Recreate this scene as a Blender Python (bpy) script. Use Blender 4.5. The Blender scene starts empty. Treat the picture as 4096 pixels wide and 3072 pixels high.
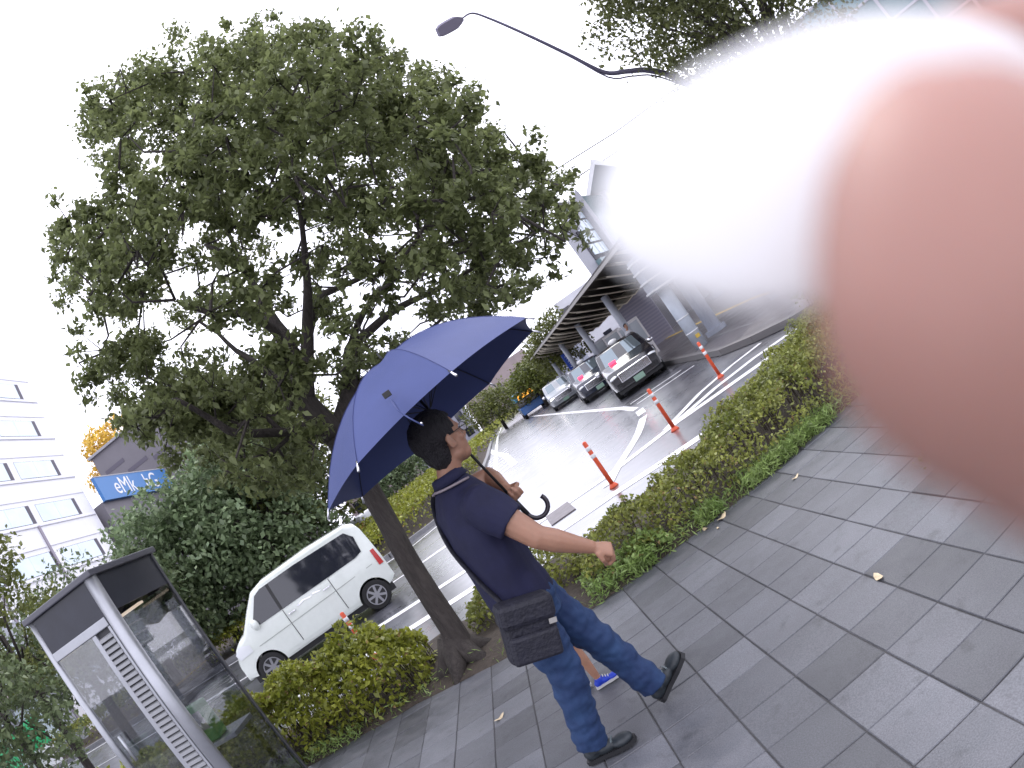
import bpy, bmesh, math, random
import numpy as np
from mathutils import Vector, Matrix, noise
random.seed(7); RNG = np.random.default_rng(11)
S = bpy.context.scene
COL = S.collection
R_ = math.radians
# ------------------------------------------------------------------ camera (a wide wearable camera, held tilted)
ROLL, PITCH, YAW, EYE = R_(34.7), R_(1.3), R_(4.115), 1.625
cr, sr, cp, sp, cy, sy = math.cos(ROLL), math.sin(ROLL), math.cos(PITCH), math.sin(PITCH), math.cos(YAW), math.sin(YAW)
def _w(rx, f, up):
    X, Y, Z = rx, f*cp-up*sp, f*sp+up*cp
    return Vector((cy*X+sy*Y, -sy*X+cy*Y, Z))
CAM_R, CAM_U, CAM_F = _w(cr, 0, -sr), _w(sr, 0, cr), _w(0, 1, 0)
cd = bpy.data.cameras.new('camera'); cam = bpy.data.objects.new('camera', cd); COL.objects.link(cam)
M = Matrix((CAM_R, CAM_U, -CAM_F)).transposed().to_4x4(); M.translation = Vector((0, 0, EYE))
cam.matrix_world = M
S.camera = cam
cd.type = 'PANO'; cd.sensor_width = 36.0; cd.sensor_fit = 'HORIZONTAL'
tgt = cd if hasattr(cd, 'panorama_type') else cd.cycles
tgt.panorama_type = 'FISHEYE_LENS_POLYNOMIAL'
tgt.fisheye_polynomial_k0 = 0; tgt.fisheye_polynomial_k1 = -0.7582/18.0
tgt.fisheye_polynomial_k2 = 0; tgt.fisheye_polynomial_k3 = 0; tgt.fisheye_polynomial_k4 = 0
tgt.fisheye_fov = math.pi
cd.clip_start = 0.004; cd.clip_end = 1200
cd.dof.use_dof = True; cd.dof.focus_distance = 4.0; cd.dof.aperture_fstop = 22.0
# ------------------------------------------------------------------ sky, sun, exposure (bright overcast after rain)
W = bpy.data.worlds.new('World'); S.world = W; W.use_nodes = True
nt = W.node_tree; nt.nodes.clear()
out = nt.nodes.new('ShaderNodeOutputWorld'); bg = nt.nodes.new('ShaderNodeBackground')
sky = nt.nodes.new('ShaderNodeTexSky'); sky.sky_type = 'NISHITA'; sky.sun_disc = False
sky.sun_elevation = R_(52); sky.sun_rotation = R_(25)
mix = nt.nodes.new('ShaderNodeMix'); mix.data_type = 'RGBA'
tc = nt.nodes.new('ShaderNodeTexCoord'); ns = nt.nodes.new('ShaderNodeTexNoise'); ns.inputs['Scale'].default_value = 2.2; ns.inputs['Detail'].default_value = 4
rp = nt.nodes.new('ShaderNodeValToRGB'); rp.color_ramp.elements[0].position = .3; rp.color_ramp.elements[1].position = .7
rp.color_ramp.elements[0].color = (17.5, 17.5, 20.6, 1); rp.color_ramp.elements[1].color = (21.0, 21.0, 23.2, 1)
nt.links.new(tc.outputs['Generated'], ns.inputs['Vector']); nt.links.new(ns.outputs['Fac'], rp.inputs['Fac'])
mix.inputs[0].default_value = .93
nt.links.new(sky.outputs['Color'], mix.inputs[6]); nt.links.new(rp.outputs['Color'], mix.inputs[7])
nt.links.new(mix.outputs[2], bg.inputs['Color']); bg.inputs['Strength'].default_value = .1
nt.links.new(bg.outputs[0], out.inputs[0])
sd = bpy.data.lights.new('sun', 'SUN'); sd.energy = 1.0; sd.angle = R_(20); sd.color = (1, .97, .92)
sun = bpy.data.objects.new('sun', sd); COL.objects.link(sun)
sun.rotation_euler = (R_(38), 0, R_(-25+180))
S.view_settings.view_transform = 'Standard'; S.view_settings.look = 'None'
S.view_settings.exposure = 0.12; S.view_settings.gamma = 1; S.view_settings.use_curve_mapping = False
S.cycles.max_bounces = 6; S.cycles.transparent_max_bounces = 12; S.cycles.glossy_bounces = 3; S.cycles.diffuse_bounces = 3
S.cycles.use_denoising = True; S.cycles.caustics_reflective = False; S.cycles.caustics_refractive = False
# ------------------------------------------------------------------ materials
MATS = {}
def mat(name, col, rough=.6, metal=0, var=.0, vscale=8, bump=0, bscale=60, col2=None, isl=False, trans=0, emit=None, estr=1, coat=0, sss=0, objr=False, rough2=None, spec=None, stretch=None):
    if name in MATS: return MATS[name]
    m = bpy.data.materials.new(name); m.use_nodes = True; n = m.node_tree; N = n.nodes; L = n.links
    p = N['Principled BSDF']; MATS[name] = m
    p.inputs['Base Color'].default_value = (*col, 1); p.inputs['Roughness'].default_value = rough; p.inputs['Metallic'].default_value = metal
    if spec is not None: p.inputs['Specular IOR Level'].default_value = spec
    if coat: p.inputs['Coat Weight'].default_value = coat; p.inputs['Coat Roughness'].default_value = .05
    if sss: p.inputs['Subsurface Weight'].default_value = sss; p.inputs['Subsurface Radius'].default_value = (.012, .004, .002); p.inputs['Subsurface Scale'].default_value = 1
    co = N.new('ShaderNodeTexCoord'); src = co.outputs['Object']
    if stretch:
        mp = N.new('ShaderNodeMapping'); mp.inputs['Scale'].default_value = stretch; L.new(src, mp.inputs[0]); src = mp.outputs[0]
    if var or col2 or rough2 is not None:
        t = N.new('ShaderNodeTexNoise'); t.inputs['Scale'].default_value = vscale; t.inputs['Detail'].default_value = 5; t.inputs['Roughness'].default_value = .65
        L.new(src, t.inputs['Vector'])
        r = N.new('ShaderNodeValToRGB'); r.color_ramp.elements[0].position = .32; r.color_ramp.elements[1].position = .68
        c2 = col2 or tuple(min(1, c*(1+var)) for c in col); c1 = col if col2 else tuple(c*(1-var) for c in col)
        r.color_ramp.elements[0].color = (*c1, 1); r.color_ramp.elements[1].color = (*c2, 1)
        L.new(t.outputs['Fac'], r.inputs['Fac']); last = r.outputs['Color']
        if isl or objr:
            g = N.new('ShaderNodeNewGeometry') if isl else N.new('ShaderNodeObjectInfo')
            rnd = g.outputs['Random Per Island'] if isl else g.outputs['Random']
            mr = N.new('ShaderNodeMapRange'); mr.inputs['To Min'].default_value = .62; mr.inputs['To Max'].default_value = 1.38
            L.new(rnd, mr.inputs['Value'])
            mm = N.new('ShaderNodeMix'); mm.data_type = 'RGBA'; mm.blend_type = 'MULTIPLY'; mm.inputs[0].default_value = 1
            cb = N.new('ShaderNodeCombineColor'); 
            for i in range(3): L.new(mr.outputs[0], cb.inputs[i])
            L.new(last, mm.inputs[6]); L.new(cb.outputs[0], mm.inputs[7]); last = mm.outputs[2]
        L.new(last, p.inputs['Base Color'])
        if rough2 is not None:
            mr = N.new('ShaderNodeMapRange'); mr.inputs['From Min'].default_value = .35; mr.inputs['From Max'].default_value = .65
            mr.inputs['To Min'].default_value = rough; mr.inputs['To Max'].default_value = rough2
            L.new(t.outputs['Fac'], mr.inputs['Value']); L.new(mr.outputs[0], p.inputs['Roughness'])
    if bump:
        t2 = N.new('ShaderNodeTexNoise'); t2.inputs['Scale'].default_value = bscale; t2.inputs['Detail'].default_value = 4
        L.new(src, t2.inputs['Vector'])
        b = N.new('ShaderNodeBump'); b.inputs['Strength'].default_value = bump; b.inputs['Distance'].default_value = .02
        L.new(t2.outputs['Fac'], b.inputs['Height']); L.new(b.outputs[0], p.inputs['Normal'])
    if emit:
        p.inputs['Emission Color'].default_value = (*emit, 1); p.inputs['Emission Strength'].default_value = estr
    if trans:
        o = N['Material Output']; tr = N.new('ShaderNodeBsdfTranslucent'); ms = N.new('ShaderNodeMixShader'); ms.inputs[0].default_value = trans
        if var or col2: L.new(last, tr.inputs['Color'])
        else: tr.inputs['Color'].default_value = (*col, 1)
        L.new(p.outputs[0], ms.inputs[1]); L.new(tr.outputs[0], ms.inputs[2]); L.new(ms.outputs[0], o.inputs['Surface'])
    return m
def glass_mat(name, tint, alpha_refl=.25, rough=.02, dark=.0):
    if name in MATS: return MATS[name]
    m = bpy.data.materials.new(name); m.use_nodes = True; N = m.node_tree.nodes; L = m.node_tree.links
    N.remove(N['Principled BSDF']); o = N['Material Output']
    tr = N.new('ShaderNodeBsdfTransparent'); tr.inputs[0].default_value = (*tint, 1)
    gl = N.new('ShaderNodeBsdfGlossy'); gl.inputs['Roughness'].default_value = rough
    fr = N.new('ShaderNodeLayerWeight'); fr.inputs[0].default_value = .5
    pw = N.new('ShaderNodeMath'); pw.operation = 'POWER'; pw.inputs[1].default_value = 4.0; L.new(fr.outputs['Facing'], pw.inputs[0])
    ma = N.new('ShaderNodeMath'); ma.operation = 'MULTIPLY_ADD'; ma.inputs[1].default_value = .6; ma.inputs[2].default_value = alpha_refl*.25; L.new(pw.outputs[0], ma.inputs[0])
    ms = N.new('ShaderNodeMixShader'); L.new(ma.outputs[0], ms.inputs[0]); L.new(tr.outputs[0], ms.inputs[1]); L.new(gl.outputs[0], ms.inputs[2])
    L.new(ms.outputs[0], o.inputs['Surface']); MATS[name] = m
    return m
# ------------------------------------------------------------------ mesh helpers
def link(name, me, m=None, parent=None, smooth=False):
    o = bpy.data.objects.new(name, me); COL.objects.link(o)
    if m is not None and not me.materials: me.materials.append(m)
    if parent is not None: o.parent = parent
    if smooth: me.polygons.foreach_set('use_smooth', [True]*len(me.polygons))
    return o
def tag(o, label=None, cat=None, group=None, kind=None):
    if label: o['label'] = label
    if cat: o['category'] = cat
    if group: o['group'] = group
    if kind: o['kind'] = kind
    return o
def empty(name, loc, label, cat, group=None, rz=0):
    o = bpy.data.objects.new(name, None); COL.objects.link(o); o.location = loc; o.rotation_euler = (0, 0, rz); o.empty_display_size = .2
    return tag(o, label, cat, group)
class MB:
    def __init__(s): s.v = []; s.f = []
    def box(s, x0, y0, z0, x1, y1, z1, mtx=None):
        b = len(s.v); P = [(x0,y0,z0),(x1,y0,z0),(x1,y1,z0),(x0,y1,z0),(x0,y0,z1),(x1,y0,z1),(x1,y1,z1),(x0,y1,z1)]
        if mtx: P = [tuple(mtx @ Vector(p)) for p in P]
        s.v += P; s.f += [tuple(b+i for i in q) for q in ((0,3,2,1),(4,5,6,7),(0,1,5,4),(1,2,6,5),(2,3,7,6),(3,0,4,7))]
        return s
    def bar(s, a, b, w, h, up=(0,0,1)):     # square bar from a to b
        a, b = Vector(a), Vector(b); d = (b-a).normalized(); u = Vector(up)
        sd_ = d.cross(u)
        if sd_.length < 1e-4: sd_ = d.cross(Vector((1,0,0)))
        sd_.normalize(); u = sd_.cross(d); i0 = len(s.v)
        for c in (a, b):
            for i, j in ((-1,-1),(1,-1),(1,1),(-1,1)): s.v.append(tuple(c+sd_*(i*w/2)+u*(j*h/2)))
        s.f += [tuple(i0+i for i in q) for q in ((0,3,2,1),(4,5,6,7),(0,1,5,4),(1,2,6,5),(2,3,7,6),(3,0,4,7))]
        return s
    def tube(s, pts, rad, n=12, cap=True, ell=None, side=None):
        pts = [Vector(p) for p in pts]; k = len(pts)
        if not hasattr(rad, '__len__'): rad = [rad]*k
        prev = None; i0 = len(s.v)
        for i, p in enumerate(pts):
            d = (pts[min(i+1,k-1)]-pts[max(i-1,0)]).normalized()
            if prev is None:
                u = Vector(side) if side is not None else (Vector((0,0,1)) if abs(d.z) < .9 else Vector((1,0,0)))
            else: u = prev
            u = (u-d*u.dot(d)).normalized(); v = d.cross(u); prev = u
            for j in range(n):
                a = 2*math.pi*j/n; ra = rad[i]; rb = ra*(ell[i] if ell else 1)
                s.v.append(tuple(p+u*(math.cos(a)*ra)+v*(math.sin(a)*rb)))
        for i in range(k-1):
            for j in range(n):
                a = i0+i*n+j; b = i0+i*n+(j+1) % n
                s.f.append((a, b, b+n, a+n))
        if cap:
            s.f.append(tuple(i0+j for j in range(n))[::-1]); s.f.append(tuple(i0+(k-1)*n+j for j in range(n)))
        return s
    def cyl(s, a, b, r, n=16): return s.tube([a, b], r, n)
    def ball(s, c, r, n=12, m=8, sc=(1,1,1), mtx=None):
        c = Vector(c); i0 = len(s.v)
        for i in range(m+1):
            t = math.pi*i/m
            for j in range(n):
                a = 2*math.pi*j/n; q = Vector((math.sin(t)*math.cos(a)*sc[0], math.sin(t)*math.sin(a)*sc[1], math.cos(t)*sc[2]))*r
                if mtx: q = mtx @ q
                s.v.append(tuple(c+q))
        for i in range(m):
            for j in range(n):
                a = i0+i*n+j; b = i0+i*n+(j+1) % n
                s.f.append((a, a+n, b+n, b))
        return s
    def poly(s, pts): 
        i0 = len(s.v); s.v += [tuple(p) for p in pts]; s.f.append(tuple(range(i0, i0+len(pts)))); return s
    def prism(s, poly, z0, z1, mtx=None):
        i0 = len(s.v); n = len(poly); P = [(x, y, z0) for x, y in poly]+[(x, y, z1) for x, y in poly]
        if mtx: P = [tuple(mtx @ Vector(p)) for p in P]
        s.v += P; s.f.append(tuple(range(i0, i0+n))[::-1]); s.f.append(tuple(range(i0+n, i0+2*n)))
        for j in range(n): s.f.append((i0+j, i0+(j+1) % n, i0+n+(j+1) % n, i0+n+j))
        return s
    def mesh(s, name):
        me = bpy.data.meshes.new(name); me.from_pydata(s.v, [], s.f); me.update(); return me
    def build(s, name, m, parent=None, smooth=False, bevel=0, weld=False):
        me = s.mesh(name)
        if weld:
            b = bmesh.new(); b.from_mesh(me); bmesh.ops.remove_doubles(b, verts=b.verts, dist=1e-4)
            bmesh.ops.recalc_face_normals(b, faces=b.faces); b.to_mesh(me); b.free()
        o = link(name, me, m, parent, smooth)
        if bevel:
            bv = o.modifiers.new('bevel', 'BEVEL'); bv.width = bevel; bv.segments = 2; bv.limit_method = 'ANGLE'
        return o
def remeshed(name, mb, m, parent=None, voxel=.008, smooth=4, disp=None):
    me = mb.mesh(name); o = bpy.data.objects.new(name, me); COL.objects.link(o)
    r = o.modifiers.new('r', 'REMESH'); r.mode = 'VOXEL'; r.voxel_size = voxel
    sm = o.modifiers.new('s', 'SMOOTH'); sm.factor = .6; sm.iterations = smooth
    dg = bpy.context.evaluated_depsgraph_get(); m2 = bpy.data.meshes.new_from_object(o.evaluated_get(dg))
    o.modifiers.clear(); o.data = m2; bpy.data.meshes.remove(me); m2.name = name
    if disp:
        m2.update(); nrm = [v.normal.copy() for v in m2.vertices]
        for v, nn in zip(m2.vertices, nrm): v.co += nn*disp(v.co, nn)
    m2.materials.clear(); m2.materials.append(m); m2.polygons.foreach_set('use_smooth', [True]*len(m2.polygons))
    if parent is not None: o.parent = parent
    return o
def leaves(name, P, size, m, parent=None, aspect=.55, up=.3, seed=0, kind='stuff', droop=0):
    rg = np.random.default_rng(seed+3); P = np.asarray(P); n = len(P)
    sz = size*rg.uniform(.65, 1.3, n)[:, None]
    d = rg.normal(size=(n, 3)); d[:, 2] -= droop; d /= np.linalg.norm(d, axis=1)[:, None]
    nn = rg.normal(size=(n, 3)); nn[:, 2] += up*3; nn -= d*(nn*d).sum(1)[:, None]; nn /= np.linalg.norm(nn, axis=1)[:, None]
    s_ = np.cross(d, nn)
    a = P-d*sz*.5; b = P+s_*sz*aspect*.5+nn*sz*.08-d*sz*.05; c = P+d*sz*.5; e = P-s_*sz*aspect*.5+nn*sz*.08-d*sz*.05
    V = np.stack([a, b, c, e], 1).reshape(-1, 3).astype(np.float32)
    me = bpy.data.meshes.new(name); me.vertices.add(4*n); me.vertices.foreach_set('co', V.ravel())
    me.loops.add(4*n); me.loops.foreach_set('vertex_index', np.arange(4*n, dtype=np.int32))
    me.polygons.add(n); me.polygons.foreach_set('loop_start', np.arange(0, 4*n, 4, dtype=np.int32)); me.update(calc_edges=True)
    o = link(name, me, m, parent)
    if kind: o['kind'] = kind
    return o
def to_mesh(o, name):
    dg = bpy.context.evaluated_depsgraph_get(); me = bpy.data.meshes.new_from_object(o.evaluated_get(dg)); n = bpy.data.objects.new(name, me); COL.objects.link(n)
    n.parent = o.parent; n.matrix_local = o.matrix_local.copy(); bpy.data.objects.remove(o); n.name = name; return n
def pol(az, D, z=0.0): return Vector((D*math.sin(R_(az)), D*math.cos(R_(az)), z))
def pel(az, el, D): return Vector((D*math.sin(R_(az)), D*math.cos(R_(az)), EYE+D*math.tan(R_(el))))
def strip(pts, w, z, s0=0):
    m = MB(); pts = [Vector((*p, 0)) for p in pts]; L = []
    for i, p in enumerate(pts):
        d = (pts[min(i+1, len(pts)-1)]-pts[max(i-1, 0)]).normalized(); nn = Vector((-d.y, d.x, 0))*(w[i] if hasattr(w, '__len__') else w)/2
        L.append((p+nn, p-nn))
    for a, b in zip(L[:-1], L[1:]): m.poly([(a[1].x, a[1].y, z), (b[1].x, b[1].y, z), (b[0].x, b[0].y, z), (a[0].x, a[0].y, z)])
    return m
def smooth_pts(pts, n=6):
    o = []
    for i in range(len(pts)-1):
        p0, p1, p2, p3 = (Vector(pts[max(0, i-1)]), Vector(pts[i]), Vector(pts[i+1]), Vector(pts[min(len(pts)-1, i+2)]))
        for k in range(n):
            t = k/n; o.append(.5*((2*p1)+(p2-p0)*t+(2*p0-5*p1+4*p2-p3)*t*t+(3*p1-p0-3*p2+p3)*t**3))
    o.append(Vector(pts[-1])); return o
LEAF = lambda nm, c1, c2, tr=.35: mat(nm, c1, rough=.45, col2=c2, vscale=3, isl=True, trans=tr)
# ------------------------------------------------------------------ ground, road, sidewalk
Z = -.15
asphalt = mat('wet_asphalt', (.060, .062, .078), rough=.16, rough2=.50, col2=(.112, .114, .136), vscale=.55, bump=.03, bscale=140, coat=1)
asphalt.node_tree.nodes['Principled BSDF'].inputs['Coat Roughness'].default_value = .24
asphalt.node_tree.nodes['Principled BSDF'].inputs['Coat IOR'].default_value = 1.75
asphalt.node_tree.nodes['Principled BSDF'].inputs['Specular IOR Level'].default_value = 1.0
m_paint = mat('road_paint', (.86, .86, .88), rough=.35, var=.12, vscale=9)
mb = MB(); mb.poly([(-150, -60, -.17), (200, -60, -.17), (200, 420, -.17), (-150, 420, -.17)])
tag(mb.build('ground', mat('far_ground', (.09, .09, .10), rough=.5, var=.2, vscale=.3)), kind='structure')
mb = MB(); mb.poly([(-80, 6.9, Z), (60, 6.9, Z), (60, 300, Z), (-80, 300, Z)])
tag(mb.build('road', asphalt), kind='structure')
def marking(name, pts, w, z=Z+.004):
    return tag(strip(pts, w, z).build(name, m_paint), kind='structure')
marking('edge_line', [(-60, 9.6), (-20, 9.4), (-6, 9.15), (-1.7, 9.05), (.9, 8.85), (2.4, 8.45), (4.6, 8.1), (9, 7.9)], .30)
marking('lane_line', [(-60, 11.1), (-12, 10.9), (-2, 10.6), (1.2, 10.3), (2.6, 10.5), (3.8, 10.25), (6.4, 9.6), (9, 9)], .27, Z+.005)
for k in range(9):
    x = -3.0-k*6.2
    marking('lane_dash', [(x-3.0, 14.55), (x+.9, 14.65)], .16)
marking('lane_line', [(-60, 14.7), (-3.9, 14.5), (-2.0, 14.9), (-1.2, 15.6)], .12, Z+.0045)
marking('kerb_line', [(-60, 19.4), (-3.6, 19.3), (-2.4, 20.6), (-.6, 24.5), (-.2, 38), (.6, 60), (2.2, 90)], .2)
marking('curved_line', smooth_pts([(1.0, 9.6, 0), (1.4, 10.45, 0), (2.18, 11.9, 0), (2.8, 13.5, 0)], 5) and [(p.x, p.y) for p in smooth_pts([(1.0, 9.6, 0), (1.4, 10.45, 0), (2.18, 11.9, 0), (2.8, 13.5, 0)], 5)], .2, Z+.006)
marking('curved_line', [(2.92, 14.0), (3.1, 14.9)], .2, Z+.006)
marking('taxi_lane_line', [(3.15, 15.4), (3.28, 17.5), (3.45, 31), (3.7, 60)], .16)
marking('diagonal_line', [(2.4, 10.62), (3.5, 11.55), (4.4, 11.9), (5.2, 11.95)], .17, Z+.0055)
marking('diagonal_line', [(2.55, 10.55), (3.6, 10.95), (4.5, 11.0), (5.4, 10.7)], .22, Z+.0058)
marking('stop_line', [(3.4, 16.14), (5.0, 15.6)], .12, Z+.005)
marking('stop_line', [(3.45, 17.1), (4.92, 16.5)], .12, Z+.005)
for k in range(8):
    y = 22.3+k*1.7
    marking('hatch_bar', [(-.9+.02*k, y), (.1+.05*k, y+.9)], .22, Z+.0052)
marking('hatch_outline', [(.15, 22.6), (.1, 30), (-.3, 38), (-.6, 48), (-.2, 62)], .28, Z+.0062)
# a steel drain cover in the gutter
mb = MB(); mb.box(.0, 9.55, Z, .42, 10.45, Z+.015); tag(mb.build('drain_cover', mat('grey_plate', (.16, .14, .15), rough=.5, var=.2), bevel=.004), 'flat brownish grey cover plate lying in the wet road by the kerb line', 'drain cover')
# far kerb island with verge
# sidewalk
tag(MB().box(-14, -6, -.3, 14, 6.86, -.006).build('sidewalk', mat('mortar', (.055, .053, .055), rough=.8, var=.3, vscale=20)), kind='structure')
sw = bpy.data.objects['sidewalk']
kerb_m = mat('kerb_stone', (.22, .22, .23), rough=.6, var=.2, vscale=6, bump=.2)
for k in range(16):
    x0 = -9.6+k*.6
    if x0 > 1.3: break
    MB().box(x0, 6.86, -.3, x0+.592, 7.02, .0).build('kerbstone', kerb_m, sw, bevel=.015)
slab_m = mat('paving', (.088, .093, .108), rough=.32, rough2=.60, col2=(.128, .129, .142), vscale=7, bump=.22, bscale=170, objr=True)
slab_s = mat('paving_far', (.088, .093, .108), rough=.32, rough2=.60, col2=(.128, .129, .142), vscale=7, bump=.22, bscale=170, isl=True)
for pm_ in (slab_m, slab_s):     # fine speckle and damp blotches in the concrete
    N_ = pm_.node_tree.nodes; K = pm_.node_tree.links; pb = N_['Principled BSDF']; src_ = pb.inputs['Base Color'].links[0].from_socket
    gp = N_.new('ShaderNodeNewGeometry')
    for sc_, lo, hi, a0, a1 in ((160, .78, 1.2, .35, .65), (1.7, .84, 1.12, .35, .65), (9, .70, 1.02, .26, .40)):
        t_ = N_.new('ShaderNodeTexNoise'); t_.inputs['Scale'].default_value = sc_; t_.inputs['Detail'].default_value = 3; K.new(gp.outputs['Position'], t_.inputs['Vector'])
        q_ = N_.new('ShaderNodeMapRange'); q_.inputs['From Min'].default_value = a0; q_.inputs['From Max'].default_value = a1; q_.inputs['To Min'].default_value = lo; q_.inputs['To Max'].default_value = hi
        K.new(t_.outputs['Fac'], q_.inputs['Value']); vm = N_.new('ShaderNodeVectorMath'); vm.operation = 'SCALE'; K.new(src_, vm.inputs[0]); K.new(q_.outputs[0], vm.inputs['Scale']); src_ = vm.outputs[0]
    K.new(src_, pb.inputs['Base Color'])
    for n__ in N_:
        if n__.type == 'MAP_RANGE' and abs(n__.inputs['To Min'].default_value-.62) < 1e-3: n__.inputs['To Min'].default_value = .66; n__.inputs['To Max'].default_value = 1.32
T = .3; cells = []
for i in range(-12, 13):
    for j in range(-42, 44):
        x, y = .759+T*j+T/2, 1.59+T*i+T/2
        if y > 6.8 or abs(x) > 9.5: continue
        d = math.hypot(x, y); inview = abs(math.degrees(math.atan2(x, y))-4) < 46 and y > .9 and y < 6.0
        cells.append(((0 if inview else 100)+d, x, y))
cells.sort()
mbs = MB().box(-.1470, -.1477, -.04, .1470, .1477, 0)
pm = mbs.mesh('paving_slab'); bb = bmesh.new(); bb.from_mesh(pm)
bmesh.ops.bevel(bb, geom=[e for e in bb.edges if all(v.co.z > -.01 for v in e.verts)], offset=.004, segments=1, affect='EDGES'); bb.to_mesh(pm); bb.free(); pm.materials.append(slab_m)
rest = MB()
for k, (d, x, y) in enumerate(cells):
    dz = random.uniform(-.0025, .0015)
    if k < 300:
        o = link('paving_slab', pm, None, sw); o.location = (x, y, dz); o.rotation_euler = (random.gauss(0, .003), random.gauss(0, .003), random.gauss(0, .003))
    else: rest.box(x-.1470, y-.1477, -.04, x+.1470, y+.1485, dz)
o = rest.build('paving_slab_field', slab_s, sw); o['kind'] = 'stuff'
# ------------------------------------------------------------------ planting bed
soil = mat('soil', (.045, .035, .028), rough=.9, col2=(.075, .058, .045), vscale=14, bump=.9, bscale=35)
def fedge(x):   # front edge of the bed
    return 5.35+.0*x if x < -1.8 else (5.35-(x+1.8)*.26 if x < -.2 else (4.93 if x < 1.3 else 4.93+(x-1.3)*.07))
mb = MB(); nx = 180; ny = 14; xs = [-9+18*i/nx for i in range(nx+1)]
def bedback(x): return 6.84 if x < 1.0 else min(9.0, 6.84+(x-1.0)*.42)
for i, x in enumerate(xs):
    for j in range(ny+1):
        t = j/ny; y0 = fedge(x)+.05*noise.noise((x*2.3, 1, 5)); y = y0+(bedback(x)-y0)*t
        z = .012+.05*min(1, t*5)+.03*noise.noise((x*4, y*4, 0))*min(1, t*6)
        if j == 0: z = .001
        mb.v.append((x, y, z))
for i in range(nx):
    for j in range(ny):
        a = i*(ny+1)+j; mb.f.append((a, a+ny+1, a+ny+2, a+1))
tag(mb.build('planting_bed', soil, smooth=True), kind='structure')
tag(MB().prism([(1.0, 6.86), (9.0, 6.86), (9.0, 9.0), (6.2, 9.0)], -.3, .008).build('verge', soil), kind='structure')
# hedges: leaves through a volume plus twigs
def hedge(name, label, poly, hfun, n, m, lsize=.045, seed=1, core=True, z0=.03, shell=.16, cat='hedge', group=None, origin=None):
    rg = np.random.default_rng(seed)
    px = [p[0] for p in poly]; py = [p[1] for p in poly]
    def ins(x, y):
        c = False
        for i in range(len(poly)):
            x1, y1 = poly[i]; x2, y2 = poly[i-1]
            if (y1 > y) != (y2 > y) and x < (x2-x1)*(y-y1)/(y2-y1)+x1: c = not c
        return c
    def edist(x, y):
        q = 9
        for i in range(len(poly)):
            x1, y1 = poly[i]; x2, y2 = poly[i-1]; dx, dy = x2-x1, y2-y1
            t = max(0, min(1, ((x-x1)*dx+(y-y1)*dy)/(dx*dx+dy*dy+1e-9))); q = min(q, math.hypot(x-x1-t*dx, y-y1-t*dy))
        return q
    cx, cy_ = sum(px)/len(px), sum(py)/len(py)
    root = empty(name, (0, 0, 0), label, cat, group)
    P = []; tw = MB(); tries = 0
    while len(P) < n and tries < n*14:
        tries += 1
        x, y = rg.uniform(min(px), max(px)), rg.uniform(min(py), max(py))
        if not ins(x, y): continue
        e = edist(x, y); h = hfun(x, y)*(1+.35*noise.noise((x*3.1, y*3.1, seed))+.15*noise.noise((x*9, y*9, seed)))*min(1, .45+e*2.4)
        if h < .08: continue
        z = z0+h*(1-abs(rg.normal(0, shell))) if rg.random() < .55 or e > .3 else rg.uniform(z0, h*.95)
        if z < z0: continue
        gap = noise.noise((x*5, y*5, z*5+seed))
        if gap < -.22 and rg.random() < .8: continue
        P.append((x+rg.normal(0, .012), y+rg.normal(0, .012), z))
        if rg.random() < .012: tw.tube([(x, y, z0-.02), (x+rg.normal(0, .04), y+rg.normal(0, .04), z)], [.006, .002], 4)
    o = leaves('foliage', P, lsize, m, root, seed=seed, up=.5)
    if n < 60000: leaves('dry_leaves', [P[q] for q in range(0, len(P), 17)], lsize*.8, mat('hedge_dry_leaf', (.16, .09, .04), rough=.7, col2=(.34, .22, .10), vscale=5, isl=True), root, seed=seed+50)
    if tw.v: o2 = tw.build('twigs', mat('twig', (.05, .035, .025), rough=.8, var=.2), root); o2['kind'] = 'stuff'
    return root
G1 = LEAF('hedge_yellowgreen', (.17, .20, .03), (.38, .40, .06))
G2 = LEAF('hedge_green', (.14, .17, .035), (.34, .36, .09))
G3 = LEAF('grass_green', (.16, .25, .06), (.32, .42, .14))
hedge('hedge', 'clipped yellow-green hedge beside the glass telephone booth', [(-7.5, 5.45), (-4, 5.42), (-1.9, 5.38), (-1.6, 5.5), (-1.58, 6.2), (-2.0, 6.42), (-7.5, 6.5)], lambda x, y: .68, 30000, G1, .066, 2)
hedge('hedge', 'loose green azalea hedge between the sidewalk and the road, right of the walking man', [(.0, 5.15), (.6, 5.0), (1.6, 4.98), (2.9, 5.1), (4.4, 5.2), (6.4, 5.4), (6.4, 8.8), (4.8, 8.3), (3.5, 7.5), (2.8, 6.9), (1.7, 6.3), (.8, 5.95), (0, 5.9)], lambda x, y: .34 + .10*min(1, max(0, (x-.4)/2.0)), 46000, G2, .045, 3)
hedge('low_shrub', 'sparse dark shrub in the bare soil right behind the tree trunk', [(-1.15, 6.0), (-.5, 5.85), (.0, 5.5), (.1, 6.2), (-.6, 6.7), (-1.1, 6.6)], lambda x, y: .42, 2600, G2, .055, 5, cat='shrub')
hedge('low_shrub', 'small leafy shrub at the bare soil edge below the umbrella man', [(-.05, 5.0), (.7, 4.86), (.7, 5.3), (-.1, 5.45)], lambda x, y: .2, 900, G3, .05, 6, cat='shrub')
hedge('round_shrub', 'taller rounded shrub beyond the kerb at the far right end of the hedge', [(5.6, 9.6), (6.8, 8.9), (8.6, 9.2), (8.8, 11.5), (6.8, 12.2), (5.9, 11.2)], lambda x, y: 1.05, 9000, G1, .075, 8, cat='shrub')
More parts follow.
